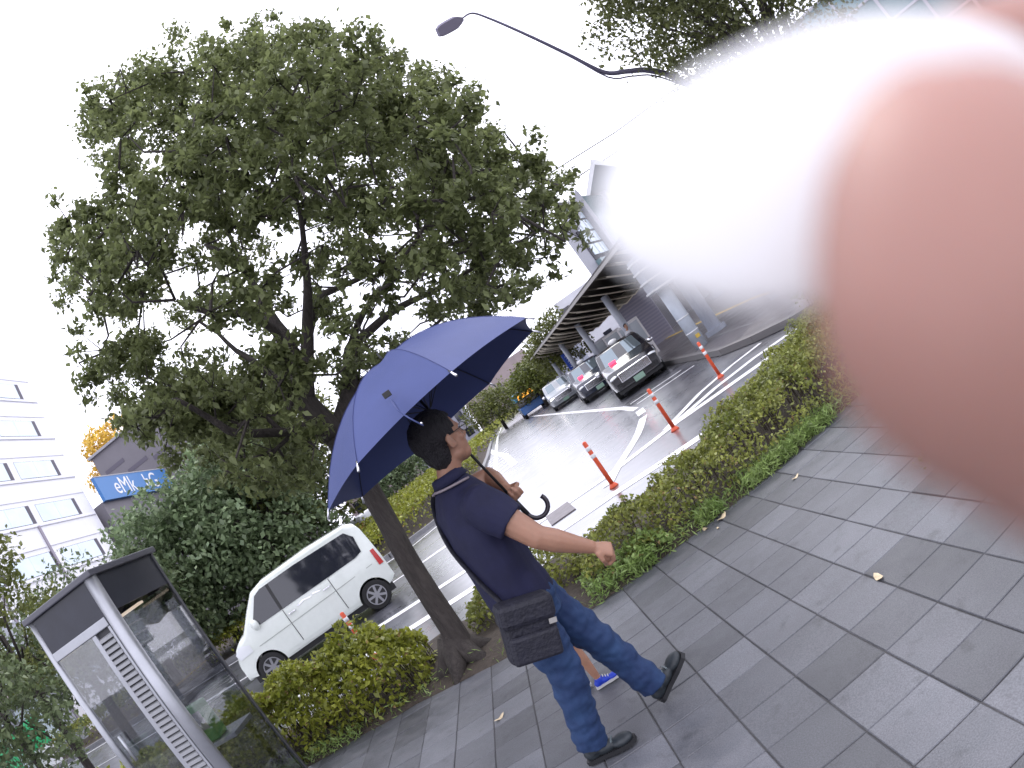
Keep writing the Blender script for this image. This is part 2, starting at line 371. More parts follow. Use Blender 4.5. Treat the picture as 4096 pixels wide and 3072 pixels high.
# grass fringe along the slab edge
P = []
for k in range(12000):
    x = random.uniform(-3.4, 5.2) if k % 2 else random.uniform(.3, 3.8); 
    if -1.9 < x < -.2 and random.random() < .8: continue
    y = fedge(x)+abs(random.gauss(0, .16))-.07
    if noise.noise((x*2.1, 3, 0)) < -.05 and random.random() < .8: continue
    P.append((x, y, random.uniform(.01, .14)))
tag(leaves('grass', P, .07, G3, seed=9, aspect=.14, up=0), kind='stuff')
# fallen leaves (each a thing)
lm = bpy.data.meshes.new('fallen_leaf')
lv = []; 
for k in range(10):
    a = 2*math.pi*k/10; rr = .032*(1-.35*abs(math.sin(a))) ; lv.append((math.cos(a)*rr*1.35, math.sin(a)*rr*.9, .004+.008*math.cos(2*a)))
lm.from_pydata(lv+[(0, 0, .002)], [], [(k, (k+1) % 10, 10) for k in range(10)]); lm.materials.append(mat('dry_leaf', (.62, .5, .33), rough=.6, var=.2, vscale=40))
for (x, y, s_, lab) in [(1.07, 2.66, 1.0, 'pale yellow fallen leaf alone in the middle of the paving on the right'), (1.08, 4.84, 1.5, 'largest pale fallen leaf lying at the hedge edge'), (.93, 4.86, 1.0, 'small brown fallen leaf beside the larger pale leaf at the hedge edge'), (-.99, 4.08, 1.1, 'small pale narrow leaf on the paving left of the man'), (1.63, 4.5, .9, 'tiny pale leaf on the slabs near the right part of the hedge'), (2.0, 3.35, .9, 'pale scrap of leaf beside the small weed near the fingertip'), (.98, 4.7, .5, 'tiny dry leaf in front of the brown leaf at the hedge edge')]:
    o = link('fallen_leaf', lm); o.location = (x, y, .004); o.scale = (s_,)*3; o.rotation_euler = (0, 0, random.uniform(0, 6)); tag(o, lab, 'leaf', 'fallen leaves on the paving')
P = [(1.98+random.gauss(0, .05), 3.2+random.gauss(0, .07), abs(random.gauss(0, .035))) for k in range(90)]
wd = empty('weed', (0, 0, 0), 'small green weed growing from a paving joint under the blurred fingertip', 'weed'); leaves('foliage', P, .05, G3, wd, seed=22, aspect=.3)
# dark gum spots
# ------------------------------------------------------------------ the big street tree
bark = mat('bark', (.030, .024, .022), rough=.85, col2=(.062, .052, .046), vscale=7, bump=1.0, bscale=22, stretch=(3, 3, .6))
LIMBS = [[[-1.27,5.56,-0.03,0.2],[-1.21,5.57,0.22,0.165],[-1.18,5.58,0.68,0.15],[-1.15,5.58,1.08,0.145],[-1.1,5.59,1.48,0.14],[-1.07,5.6,1.89,0.145],[-1.06,5.6,2.24,0.17]],[[-1.06,5.6,2.24,0.15],[-1.1,5.59,2.62,0.12],[-1.05,5.6,2.9,0.1],[-0.99,5.66,3.15,0.085],[-1.02,5.81,3.58,0.065],[-1.02,5.91,3.93,0.05],[-1.08,6.0,4.24,0.035],[-1.26,6.07,4.58,0.02]],[[-1.1,5.59,2.62,0.1],[-0.92,5.52,2.88,0.085],[-0.66,5.46,3.2,0.06],[-0.5,5.38,3.46,0.045],[-0.3,5.29,3.81,0.03],[-0.17,5.2,4.24,0.015]],[[-0.92,5.52,2.88,0.07],[-0.59,5.77,3.32,0.05],[-0.38,5.99,3.39,0.04],[-0.06,6.1,3.36,0.03],[0.3,6.29,3.44,0.018]],[[-1.05,5.6,2.9,0.06],[-0.99,5.41,3.22,0.05],[-1.08,5.19,3.42,0.04],[-1.28,5.04,3.54,0.03],[-1.45,4.89,3.78,0.02]],[[-1.06,5.6,2.24,0.11],[-0.76,5.75,2.51,0.085],[-0.58,5.87,2.82,0.07],[-0.38,5.99,2.88,0.055],[-0.01,6.2,2.95,0.045],[0.52,6.38,2.91,0.03],[1.11,6.4,2.91,0.015]],[[-0.58,5.87,2.82,0.05],[-0.32,5.79,3.0,0.04],[0.05,5.7,3.09,0.03],[0.56,5.57,3.29,0.018]],[[-1.09,5.6,2.21,0.09],[-1.18,5.47,2.4,0.06],[-1.34,5.23,2.46,0.05],[-1.58,4.95,2.62,0.045],[-1.65,4.83,2.76,0.035],[-1.78,4.67,3.05,0.02]],[[-1.34,5.23,2.47,0.03],[-1.4,5.21,2.67,0.025],[-1.56,5.06,2.68,0.02]],[[-1.08,5.6,2.38,0.07],[-1.21,5.77,2.74,0.05],[-1.35,5.95,3.14,0.04],[-1.52,6.11,3.51,0.03],[-1.73,6.26,4.04,0.018]],[[-1.27,5.35,2.44,0.03],[-1.44,5.2,2.38,0.02],[-1.61,5.05,2.41,0.01]],[[-0.76,5.75,2.51,0.05],[-0.52,5.98,2.54,0.04],[-0.19,6.2,2.59,0.03],[0.36,6.39,2.67,0.015]],[[-1.02,5.91,3.93,0.035],[-0.93,5.73,4.46,0.025],[-0.77,5.55,4.87,0.015]],[[-0.3,5.29,3.81,0.02],[0.15,5.4,4.23,0.018],[0.56,5.47,4.74,0.01]]]
CL = [tuple(map(float, q.split(','))) for q in '-1.95,5.57,5.29,0.17;0.72,4.83,3.23,0.12;1.31,7.12,5.74,0.17;-1.60,6.52,6.41,0.19;-0.37,4.28,4.22,0.15;0.88,4.28,3.03,0.13;-1.51,5.70,6.35,0.25;-1.76,5.44,2.89,0.17;-0.51,7.53,7.12,0.20;0.83,4.24,2.71,0.12;-0.47,7.28,6.67,0.31;0.16,4.30,4.51,0.17;1.18,6.99,5.44,0.23;-1.00,5.81,4.99,0.15;1.51,5.70,3.30,0.20;0.89,4.74,3.26,0.16;1.23,5.77,3.71,0.15;-1.98,6.93,3.52,0.25;-0.22,4.59,3.31,0.11;-0.70,4.59,3.31,0.17;-1.43,6.55,4.10,0.15;-2.62,6.66,5.74,0.21;-1.45,6.53,3.28,0.21;-0.57,4.49,3.75,0.12;-1.58,4.13,3.81,0.17;-1.74,6.60,3.27,0.16;-0.31,6.94,5.50,0.28;-1.75,7.36,5.76,0.18;1.20,5.78,4.48,0.18;1.97,6.90,3.40,0.19;-0.75,4.45,2.79,0.12;0.98,4.71,3.60,0.11;0.40,4.55,4.62,0.12;-1.48,4.67,4.75,0.15;-1.86,7.02,7.04,0.26;0.63,7.69,5.65,0.27;1.00,4.48,2.70,0.12;0.81,6.77,5.09,0.25;0.39,7.01,5.76,0.25;-1.01,6.53,6.88,0.18;-1.03,6.58,6.20,0.18;1.05,5.02,3.87,0.18;0.31,6.80,6.86,0.21;0.26,4.30,3.19,0.12;-0.07,5.90,3.93,0.19;-2.06,5.53,3.02,0.14;0.32,6.55,6.28,0.26;0.86,7.59,3.35,0.16;-0.03,5.90,5.10,0.24;-0.64,5.87,2.59,0.19;-0.53,7.42,5.14,0.21;0.91,5.06,4.70,0.19;0.23,5.90,5.24,0.22;1.03,6.91,2.68,0.19;-2.15,5.49,3.74,0.16;-0.56,7.68,4.20,0.19;-0.51,5.88,3.14,0.16;1.19,6.66,4.31,0.25;1.01,6.96,5.27,0.22;0.88,4.85,3.06,0.18;1.15,7.61,4.36,0.27;0.03,5.90,5.51,0.21;-1.27,6.84,7.24,0.26;-1.82,4.64,4.25,0.15;0.03,4.95,4.69,0.20;0.82,5.84,3.13,0.20;-1.56,6.48,5.62,0.19;0.48,5.19,5.30,0.16;-0.36,4.53,2.40,0.10;0.11,7.59,4.66,0.18;-0.37,4.28,3.91,0.16;1.02,4.56,3.04,0.13;0.56,4.97,4.35,0.15;-0.68,5.86,6.24,0.24;-1.13,4.74,2.56,0.11;-0.09,5.90,6.03,0.20;-0.05,4.30,2.79,0.11;0.79,4.71,3.71,0.14;0.34,5.89,5.44,0.17;-0.09,4.86,2.81,0.11;-0.81,4.67,4.76,0.17;-2.22,4.88,3.84,0.15;-0.78,4.23,3.21,0.14;0.07,6.47,6.68,0.21;0.75,5.19,5.05,0.22;-1.04,5.81,4.73,0.22;-0.27,5.89,4.44,0.20;-0.73,4.70,4.60,0.19;0.24,7.77,4.49,0.28;0.87,7.09,2.65,0.19;1.39,5.73,2.85,0.15;0.93,7.58,4.04,0.19;-1.33,4.22,3.97,0.15;-0.91,4.73,2.67,0.17;-1.62,4.40,4.39,0.17;1.02,5.81,2.97,0.15;-0.42,4.57,3.87,0.11;-1.25,4.37,4.37,0.17;0.17,4.76,3.64,0.14;0.96,5.82,4.38,0.18;-0.85,7.32,5.93,0.28;1.19,4.45,3.50,0.13;-0.40,4.47,4.65,0.16;-0.84,5.84,4.93,0.17;0.27,7.71,3.63,0.20;-1.94,5.57,4.54,0.19;-0.75,6.79,6.07,0.22;-1.89,5.27,3.11,0.16;1.03,7.83,4.60,0.25;-1.36,4.19,4.22,0.15;0.28,4.93,4.24,0.13;-0.50,7.31,7.23,0.31;0.07,4.30,3.63,0.11;-1.08,6.71,3.82,0.19;-1.19,6.62,6.68,0.18;-0.55,4.26,4.27,0.12;0.54,5.88,4.28,0.19;0.68,6.87,3.61,0.24;1.76,7.04,4.72,0.24;1.54,5.69,2.90,0.20;0.67,4.32,4.12,0.12;-1.00,4.54,2.64,0.17;1.19,4.92,3.61,0.19;-1.73,6.18,2.94,0.18;-0.50,5.02,2.57,0.12;0.60,4.93,5.07,0.15;-1.18,7.52,4.94,0.24;-0.16,7.81,5.73,0.20;0.48,4.46,3.15,0.13;-0.09,4.98,3.94,0.15;-1.11,7.44,5.56,0.20;-2.22,5.47,3.34,0.17;1.69,6.46,3.92,0.16;-1.61,6.48,3.44,0.18;-2.30,5.88,3.60,0.19;0.23,6.98,5.47,0.19;0.31,7.51,5.09,0.21;-0.73,4.72,3.98,0.13;-1.90,5.59,4.35,0.16;-2.09,7.31,4.61,0.22;0.87,5.84,2.84,0.12;1.03,6.75,4.30,0.23;0.51,4.48,4.28,0.18;-2.39,5.93,4.09,0.24;0.06,4.47,2.92,0.10;-1.28,4.63,4.05,0.15;1.81,6.32,2.86,0.16;-0.80,4.22,3.50,0.11;-0.08,4.33,2.98,0.11;0.72,4.68,2.48,0.11;1.37,5.74,3.55,0.17;1.74,7.29,3.73,0.24;1.90,6.10,3.05,0.14;-2.23,6.52,3.70,0.21;1.73,6.48,4.11,0.19;0.84,7.66,4.74,0.18;-1.20,5.12,6.03,0.16;-1.36,5.74,6.27,0.20;0.78,4.35,2.49,0.12;0.39,4.64,2.56,0.13;-1.16,5.78,2.76,0.13;0.45,4.61,4.48,0.15;-2.59,5.30,3.81,0.14;0.59,7.39,2.91,0.23;0.56,6.82,5.62,0.27;-1.95,5.26,3.25,0.19;-2.35,5.41,3.35,0.13;-1.45,4.60,2.93,0.17;-0.49,4.27,3.82,0.16;0.74,5.85,3.28,0.16;0.48,5.88,3.64,0.17;-2.60,6.03,5.22,0.20;-1.86,6.46,5.42,0.25;-2.15,4.82,4.71,0.13;-0.20,4.30,2.94,0.10;0.05,7.82,5.04,0.19;0.76,5.85,4.33,0.21;-2.08,5.52,3.96,0.20;0.76,6.75,2.85,0.18;-0.46,4.28,4.01,0.14;-0.82,6.62,6.27,0.22;0.88,4.86,4.77,0.13;0.41,5.89,4.45,0.21;0.22,4.29,3.77,0.12;0.14,5.90,5.90,0.23;-0.26,4.29,3.81,0.16;0.66,5.04,4.78,0.16;-0.69,5.20,5.99,0.15;-0.53,7.58,5.94,0.29;-2.42,7.09,5.74,0.26;0.29,5.89,2.70,0.19;-0.82,4.22,4.19,0.14;-1.06,4.17,3.24,0.12;-2.21,5.47,3.15,0.20;-0.11,7.02,4.15,0.26;0.36,4.28,2.77,0.13;1.59,5.68,3.43,0.15;1.37,5.74,3.75,0.20;0.87,4.84,3.44,0.13;0.01,6.73,6.33,0.25;-0.79,6.50,6.49,0.19;-2.04,6.66,5.11,0.23;1.60,7.11,4.98,0.24;1.37,6.82,5.24,0.22;-1.04,5.27,6.18,0.17;-2.31,5.43,5.26,0.16;0.64,4.30,2.88,0.10;-0.88,4.21,4.02,0.14;0.14,6.84,3.91,0.17;0.02,4.82,4.27,0.19;1.00,5.81,3.15,0.21;-0.61,7.27,6.30,0.21;-0.73,5.85,2.71,0.14;-1.68,5.43,2.77,0.13;1.25,7.04,2.54,0.15;-2.12,5.50,5.30,0.22;0.91,4.23,3.27,0.11;-1.85,5.56,3.06,0.17;-0.74,4.24,3.37,0.10;-0.63,4.55,4.63,0.17;-0.15,7.15,2.84,0.15;-2.51,6.82,4.86,0.17;0.56,5.87,3.86,0.17;-1.44,7.25,6.34,0.20;0.70,4.65,2.72,0.12;-1.09,4.17,3.92,0.16;1.23,4.92,2.83,0.12;-1.58,6.75,4.79,0.16;-0.21,7.89,4.92,0.20;0.42,4.28,2.98,0.12;0.35,4.73,2.78,0.11;-1.67,6.77,3.16,0.19;-1.40,4.80,4.93,0.15;0.66,4.49,2.20,0.11;-0.86,4.46,2.77,0.11;1.04,5.81,4.55,0.21;-1.28,6.69,4.86,0.17;-1.02,6.55,6.44,0.26;-0.95,4.53,5.15,0.12;-0.92,5.83,5.13,0.19;-1.67,5.54,2.99,0.19;0.05,4.46,2.75,0.10;-0.39,4.28,2.60,0.12;0.48,4.71,3.88,0.17;1.40,6.66,5.58,0.17;1.16,5.79,2.88,0.18;-1.03,6.36,7.00,0.23;0.58,4.99,4.88,0.18;0.13,5.90,5.06,0.24;-0.22,4.97,2.50,0.10;0.51,4.60,2.79,0.15;0.42,7.10,3.51,0.16;-0.28,7.29,6.83,0.25;1.03,7.80,4.93,0.26;-1.98,4.80,4.20,0.12;-1.36,7.16,4.08,0.17;-0.57,6.78,3.59,0.18;0.34,7.56,4.59,0.23;-2.09,5.16,3.50,0.15;-2.21,6.26,5.09,0.23;-0.47,4.79,5.12,0.17;1.47,7.17,3.72,0.22;-0.19,4.64,5.21,0.14;-1.78,6.85,5.69,0.20;1.28,5.76,3.17,0.13;0.68,6.93,2.69,0.23;1.15,5.14,2.41,0.13;-0.18,4.30,3.53,0.10;0.37,4.36,4.04,0.15;-0.57,5.87,3.80,0.13;0.47,7.60,4.98,0.21;-1.14,4.85,5.34,0.16;-0.49,5.30,5.90,0.20;-1.90,4.67,4.90,0.13;-2.62,5.29,3.97,0.14;-0.15,7.86,6.03,0.30;-0.43,7.13,6.33,0.17;0.73,5.85,2.81,0.16;-1.96,5.56,2.91,0.14;-0.99,5.82,2.95,0.13;-2.54,6.80,5.61,0.19;-2.33,5.42,3.19,0.17;0.93,4.87,3.90,0.18;0.84,5.84,4.50,0.22;-0.11,6.42,6.71,0.17;-0.36,7.24,5.89,0.17;-0.79,5.85,2.57,0.14;0.73,4.29,2.99,0.11;0.38,4.28,2.59,0.12;-1.90,7.23,4.74,0.18;0.44,6.73,6.21,0.19;-0.42,4.28,3.61,0.11;-1.37,5.20,6.15,0.15;0.45,6.56,6.48,0.17;-0.11,4.30,3.76,0.10;-1.29,4.64,4.94,0.12;-2.40,5.62,4.10,0.21;1.90,6.52,3.53,0.15;-1.21,4.64,4.61,0.12;1.25,4.61,2.44,0.12;-1.14,5.03,2.20,0.17;-1.39,5.32,2.06,0.18;-1.69,6.39,2.42,0.15;-2.11,5.58,3.22,0.17;-2.14,6.55,2.61,0.17;-1.46,5.08,2.38,0.14;-1.74,5.26,2.60,0.15;-3.14,6.90,3.95,0.24;-1.85,4.28,2.93,0.12;-2.40,6.77,3.34,0.23;-1.58,5.91,2.65,0.17;-1.97,6.57,2.44,0.22;-2.17,6.65,3.06,0.21;-1.37,4.76,2.63,0.12;-1.90,4.64,2.91,0.13;-1.47,5.94,2.51,0.20;-2.02,6.76,2.81,0.23;-2.35,6.35,2.81,0.18;-2.25,4.84,3.12,0.15;-1.80,5.50,3.05,0.19;-1.61,4.50,2.35,0.13;-1.48,4.52,2.17,0.15;-1.80,6.35,2.26,0.17;-2.24,5.81,3.10,0.17;-2.15,7.06,3.30,0.17'.split(';')]
tree = empty('street_tree', (-1.27, 5.56, 0), 'large broad-leaved street tree with dark trunk standing in the planting bed behind the umbrella', 'tree', 'street trees')
mb = MB()
for k, L in enumerate(LIMBS):
    rk = .66 if k == 0 else .78
    pts = smooth_pts([(p[0]+1.27, p[1]-5.56, p[2]) for p in L], 4); r = np.interp(np.linspace(0, len(L)-1, len(pts)), range(len(L)), [p[3]*rk for p in L])
    if k == 0: r[0] *= 1.35; r[1] *= 1.15; r[2] *= 1.05
    pts = [p+Vector((noise.noise(p*3+Vector((k, 0, 0)))*.03, noise.noise(p*3+Vector((0, k, 0)))*.03, 0))*(k > 0) for p in pts]
    mb.tube(pts, list(r), 14 if k == 0 else 8)
for a in range(6):   # root flare
    t = a*1.05+.2; mb.tube([(0, 0, .28), (math.cos(t)*.16, math.sin(t)*.16, .08), (math.cos(t)*.34, math.sin(t)*.34, -.02)], [.1, .085, .03], 7)
trunk = mb.build('trunk', bark, tree, smooth=True)
nodes = [(Vector(b[:3]), 1.0) for L in LIMBS[1:] for b in L[1:]]
CL.sort(key=lambda q: min((Vector(q[:3])-n_).length for n_, _ in nodes))
tw = MB(); P = []
for (x, y, z, r) in CL:
    c = Vector((x, y, z)); best = min(((c-s1).length*w_, s1[:]) for s1, w_ in nodes)
    a = Vector(best[1]); nodes.append((c, 1.15)); mid = (a+c)/2+Vector((random.gauss(0, .1), random.gauss(0, .1), random.gauss(0, .1)-.05))
    off = Vector((1.27, -5.56, 0))
    tw.tube([a+off, mid+off, c+off], [.014, .009, .005], 5)
    n = int(400*(r/.2)**1.7); 
    sub = [c+Vector((random.gauss(0, r*.62), random.gauss(0, r*.9), random.gauss(0, r*.58))) for _ in range(5)]
    for q in sub:
        tw.tube([c+off, q+off], [.006, .002], 3, cap=False)
        for _ in range(n//5):
            P.append(q+off+Vector((random.gauss(0, r*.30), random.gauss(0, r*.34), random.gauss(0, r*.27))))
o = tw.build('branches', bark, tree); o['kind'] = 'stuff'
LT = LEAF('tree_leaf', (.125, .148, .06), (.24, .275, .115), .55)
o = leaves('crown', [tuple(p) for p in P], .066, LT, tree, aspect=.55, seed=4, up=.6, droop=.4)
# ------------------------------------------------------------------ other trees
def far_tree(name, label, base, height, lobes, m, nleaf, lsize, trunk_r=.16, seed=1, group='trees across the road', ttop=None):
    rg = np.random.default_rng(seed); rnd = random.Random(seed)
    t = empty(name, base, label, 'tree', group)
    mb = MB(); tt = ttop or height*.55
    mb.tube([(0, 0, -.1), (.05, .02, tt*.5), (.0, 0, tt)], [trunk_r*1.2, trunk_r, trunk_r*.6], 9)
    P = []; A = sum(l[3]**2 for l in lobes)
    for (x, y, z, r) in lobes:
        mb.tube([(0, 0, tt*rnd.uniform(.6, .95)), (x*.5, y*.5, tt+(z-tt)*.4), (x, y, z)], [trunk_r*.5, trunk_r*.3, .02], 6)
        n = int(nleaf*r*r/A); d = rg.normal(size=(n, 3)); d /= np.linalg.norm(d, axis=1)[:, None]
        rr = r*np.clip(rg.normal(.86, .15, n), .1, 1.12)
        pn = np.array([noise.noise(Vector(q)*2.6+Vector((x, y, z))) for q in d]); rr *= 1+.38*pn
        q = d*rr[:, None]*np.array([1, 1, .85])+np.array([x, y, z])
        keep = rg.random(n) < np.clip(.95+pn*1.2, .25, 1); P.append(q[keep])
    mb.build('trunk', bark, t, smooth=True)
    leaves('crown', np.concatenate(P), lsize, m, t, seed=seed, up=.7, aspect=.6)
    return t
def lobeset(R, z0, z1, n, seed, rl=(.35, .55), flat=1):
    rnd = random.Random(seed); L = []
    for k in range(n):
        a = 2.4*k+rnd.uniform(-.4, .4); q = (k+.5)/n; zz = z0+(z1-z0)*q; ring = math.sin(math.pi*min(.98, .18+.72*q))**.7*R*.62
        L.append((math.cos(a)*ring, math.sin(a)*ring*flat, zz, R*rnd.uniform(*rl)))
    return L
LB = LEAF('tree_leaf_blue', (.13, .19, .10), (.27, .34, .18), .35)
LO = LEAF('tree_leaf_olive', (.10, .12, .03), (.20, .22, .06), .35)
LD = LEAF('tree_leaf_dark', (.09, .125, .06), (.19, .235, .11), .35)
LY = LEAF('tree_leaf_light', (.09, .12, .02), (.17, .19, .04), .3)
far_tree('leafy_tree', 'rounded bluish-green tree in front of the building with the blue sign', pol(-27.2, 27, Z), 7.0, lobeset(4.0, 1.4, 5.9, 24, 1, (.24, .38)), LB, 17000, .27, seed=1)
far_tree('leafy_tree', 'dark green tree behind the van roof, just left of the big trunk', pol(-20.5, 26.5, Z), 7.2, lobeset(3.9, 1.8, 6.3, 24, 2, (.24, .38)), LB, 16000, .26, seed=2)
far_tree('leafy_tree', 'olive tree seen under the left limbs of the big street tree', pol(-15.8, 28, Z), 8.6, lobeset(3.6, 2.4, 8.4, 24, 3, (.24, .38)), LO, 14000, .24, seed=3)
far_tree('leafy_tree', 'tall olive tree whose crown shows below the lowest limb, left of the umbrella', pol(-18.2, 32, Z), 9.5, lobeset(3.9, 4.2, 9.0, 22, 4, (.24, .38)), LO, 14000, .27, seed=4)
far_tree('leafy_tree', 'dark tree between the van and the telephone booth roof', pol(-33.5, 25, Z), 5.6, lobeset(2.8, 1.8, 4.3, 9, 5), LD, 9000, .2, seed=5)
far_tree('leafy_tree', 'dim tree directly behind the left half of the telephone booth', pol(-39.5, 22, Z), 5.9, lobeset(2.8, 2.0, 4.6, 9, 6), LD, 9000, .19, seed=6)
far_tree('leafy_tree', 'sparse tree at the left picture edge in front of the white office block', pol(-44.0, 15.5, 0), 6.5, lobeset(1.9, 2.3, 5.2, 9, 7, (.28, .4)), LO, 4200, .15, seed=7, trunk_r=.09)
far_tree('leafy_tree', 'small tree behind the lower left corner of the telephone booth', pol(-47.5, 13.5, 0), 4, lobeset(1.7, 1.2, 2.9, 7, 17, (.3, .42)), LD, 4200, .14, seed=17, trunk_r=.07)
far_tree('street_tree', 'street tree at the top right behind the curved lamp arm', pol(38.5, 13.6, 0), 7.9, lobeset(2.6, 4.4, 8.2, 18, 8, (.3, .44)), LEAF('tree_leaf_b', (.09, .105, .04), (.17, .185, .07), .4), 26000, .12, seed=8, group='street trees', trunk_r=.14)
far_tree('leafy_tree', 'light green far tree just right of the umbrella tip', pol(9.2, 46, Z), 5.6, lobeset(2.4, 2.3, 5.0, 9, 9), LO, 6000, .24, seed=9)
far_tree('leafy_tree', 'yellowish small tree below the right end of the umbrella', pol(5.6, 52, Z), 4, lobeset(2.2, 1.4, 3.2, 8, 10), LY, 4500, .25, seed=10)
far_tree('leafy_tree', 'distant pale tree above the blue bus', pol(7.3, 62, Z), 5, lobeset(2.6, 2.0, 4.2, 8, 11), LO, 4500, .28, seed=11)
far_tree('leafy_tree', 'distant green tree seen past the face of the walking man', pol(1.6, 66, Z), 5, lobeset(3.2, 1.6, 3.6, 8, 12), LO, 5000, .3, seed=12)
far_tree('leafy_tree', 'dark distant tree behind the neck of the walking man', pol(-8.6, 44, Z), 4.2, lobeset(2.8, 1.6, 3.4, 8, 13), LB, 5500, .27, seed=13)
far_tree('autumn_tree', 'bright yellow tree poking above the brown-grey roof on the left', pol(-27.9, 78, 0), 27, lobeset(4.2, 17, 25.4, 10, 14), LEAF('autumn_leaf', (.55, .36, .05), (.8, .58, .12), .3), 6000, .5, seed=14, group=None)
hedge('median_hedge', 'broad yellow-green planted bank on the far side of the road, left of the man', [(-14, 21.6), (-4.3, 21.2), (-2.6, 23.5), (-1.4, 30), (-1.3, 44), (-3.4, 48), (-5.5, 40), (-9, 29), (-14, 26)], lambda x, y: .75+.35*min(1, max(0, (y-22)/5)), 26000, G1, .15, 31, z0=-.1, cat='hedge')
hedge('median_hedge', 'dark low hedge on the far pavement at the far left behind the white van', [(-34, 23), (-14, 22), (-14, 25), (-34, 27)], lambda x, y: .9, 9000, G2, .16, 32, z0=-.1)
hedge('median_hedge', 'thin distant green strip along the far kerb past the man', [(-.9, 46), (2, 78), (8, 120), (3, 125), (-3, 78), (-2.5, 47)], lambda x, y: .8, 8000, G1, .26, 33, z0=-.1)
for k in range(60):
    x0 = -40+k*.65
    if x0 > -4.4: break
    pass
kb = MB()
KP = [(-60, 20.2), (-4.6, 20.3), (-3.0, 21.2), (-1.3, 25), (-.7, 38), (0, 60), (1.6, 90)]
for a, b in zip(KP[:-1], KP[1:]): kb.bar((*a, Z+.06), (*b, Z+.06), .22, .14)
tag(kb.build('far_kerb', kerb_m), kind='structure')
tag(MB().prism([(-60, 20.4), (-4.8, 20.5), (-2.9, 21.6), (-1.2, 26), (-.6, 38), (.1, 60), (1.8, 90), (-60, 120)], -.3, -.1).build('far_verge', soil), kind='structure')
# ------------------------------------------------------------------ telephone booth
silver = mat('brushed_aluminium', (.42, .43, .46), rough=.38, metal=.55, var=.08, vscale=5)
darkp = mat('booth_dark_panel', (.02, .022, .035), rough=.3, var=.15)
bglass = glass_mat('booth_glass', (.80, .81, .83), .45)
B = empty('telephone_booth', (-3.66, 4.13, 0), 'glass telephone booth with silver posts, dark header band and louvred strip at the lower left', 'telephone booth')
BW, BD, BH = .78, 1.0, 2.33
MB().box(-.02, -.02, .0, BW+.02, BD+.02, .06).build('base', silver, B, bevel=.005)
MB().box(-.03, -.03, BH-.05, BW+.03, BD+.03, BH).build('roof', mat('booth_roof', (.10, .10, .12), rough=.4), B, bevel=.01)
MB().box(.03, .012, BH-.33, BW-.05, .03, BH-.051).build('header_panel', darkp, B)
MB().box(BW-.03, .06, BH-.33, BW-.012, BD-.03, BH-.051).build('header_panel', darkp, B)
MB().box(.05, BD-.03, BH-.33, BW-.05, BD-.012, BH-.051).build('header_panel', darkp, B)
MB().box(.012, .06, BH-.33, .03, BD-.03, BH-.051).build('header_panel', darkp, B)
MB().tube([(BW-.035, .035, .06), (BW-.035, .035, BH-.02)], .055, 20).build('post', silver, B, smooth=True)
MB().tube([(.02, .03, .06), (.02, .03, BH-.02)], .032, 16).build('post', silver, B, smooth=True)
MB().box(BW-.03, BD-.03, .06, BW, BD, BH-.02).build('post', mat('booth_dark_frame', (.10, .10, .11), rough=.35, metal=.4), B, bevel=.004)
MB().box(0, BD-.03, .06, .03, BD, BH-.02).build('post', silver, B, bevel=.004)
MB().box(.052, -.002, BH-.40, BW-.09, .04, BH-.33).build('transom', silver, B, bevel=.006)
MB().box(BW-.30, .005, .08, BW-.255, .04, BH-.401).build('door_stile', silver, B, bevel=.004)
MB().box(BW-.115, .005, .08, BW-.09, .04, BH-.401).build('door_stile', silver, B, bevel=.004)
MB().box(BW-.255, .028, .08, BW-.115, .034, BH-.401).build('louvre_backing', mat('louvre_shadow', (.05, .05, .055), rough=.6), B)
lmx = MB().box(-.07, -.004, -.0125, .07, .02, .010).mesh('louvre_slat'); bb = bmesh.new(); bb.from_mesh(lmx)
for v in bb.verts:
    if v.co.y < 0: v.co.z -= .011
bb.to_mesh(lmx); bb.free(); lmx.materials.append(mat('louvre', (.34, .345, .36), rough=.45, var=.1))
k = 0; z = .14
while z < BH-.43:
    o = link('louvre_slat', lmx, None, B); o.location = (BW-.185, .005, z); z += .0445
MB().box(.052, .018, .62, BW-.30, .022, BH-.401).build('door_glass', bglass, B)
MB().box(.052, .010, .08, BW-.30, .03, .60).build('kick_panel', glass_mat('booth_glass_low', (.86, .86, .88), .2), B)
MB().tube([(.17, -.03, 1.02), (.17, -.03, 1.24)], .013, 10).build('handle', silver, B, smooth=True)
MB().box(BW-.014, .07, .08, BW-.008, BD-.03, BH-.33).build('side_glass', bglass, B)
MB().box(.008, .07, .08, .014, BD-.03, BH-.33).build('side_glass', bglass, B)
MB().box(.05, BD-.016, .08, BW-.05, BD-.01, BH-.33).build('back_glass', bglass, B)
MB().box(.22, .62, BH-.36, .62, .70, BH-.34).build('ceiling_lamp', mat('booth_lamp', (.9, .75, .6), emit=(1, .8, .6), estr=1.2), B)
MB().box(.08, .55, .70, .70, .95, .74).build('shelf', silver, B, bevel=.004)
ph = empty('public_telephone', (-3.27, 4.80, .74), 'green public telephone standing on the shelf inside the booth', 'telephone')
gm = mat('phone_green', (.10, .28, .10), rough=.35)
MB().box(-.15, -.06, 0, .13, .12, .34).build('body', gm, ph, bevel=.02); MB().box(.0, -.067, .12, .11, -.06, .28).build('keypad', mat('phone_grey', (.3, .3, .3)), ph)
MB().tube([(-.11, -.09, .04), (-.12, -.12, .10), (-.12, -.12, .24), (-.11, -.09, .30)], [.028, .018, .018, .028], 10).build('handset', mat('phone_handset', (.08, .22, .08), rough=.3), ph, smooth=True)
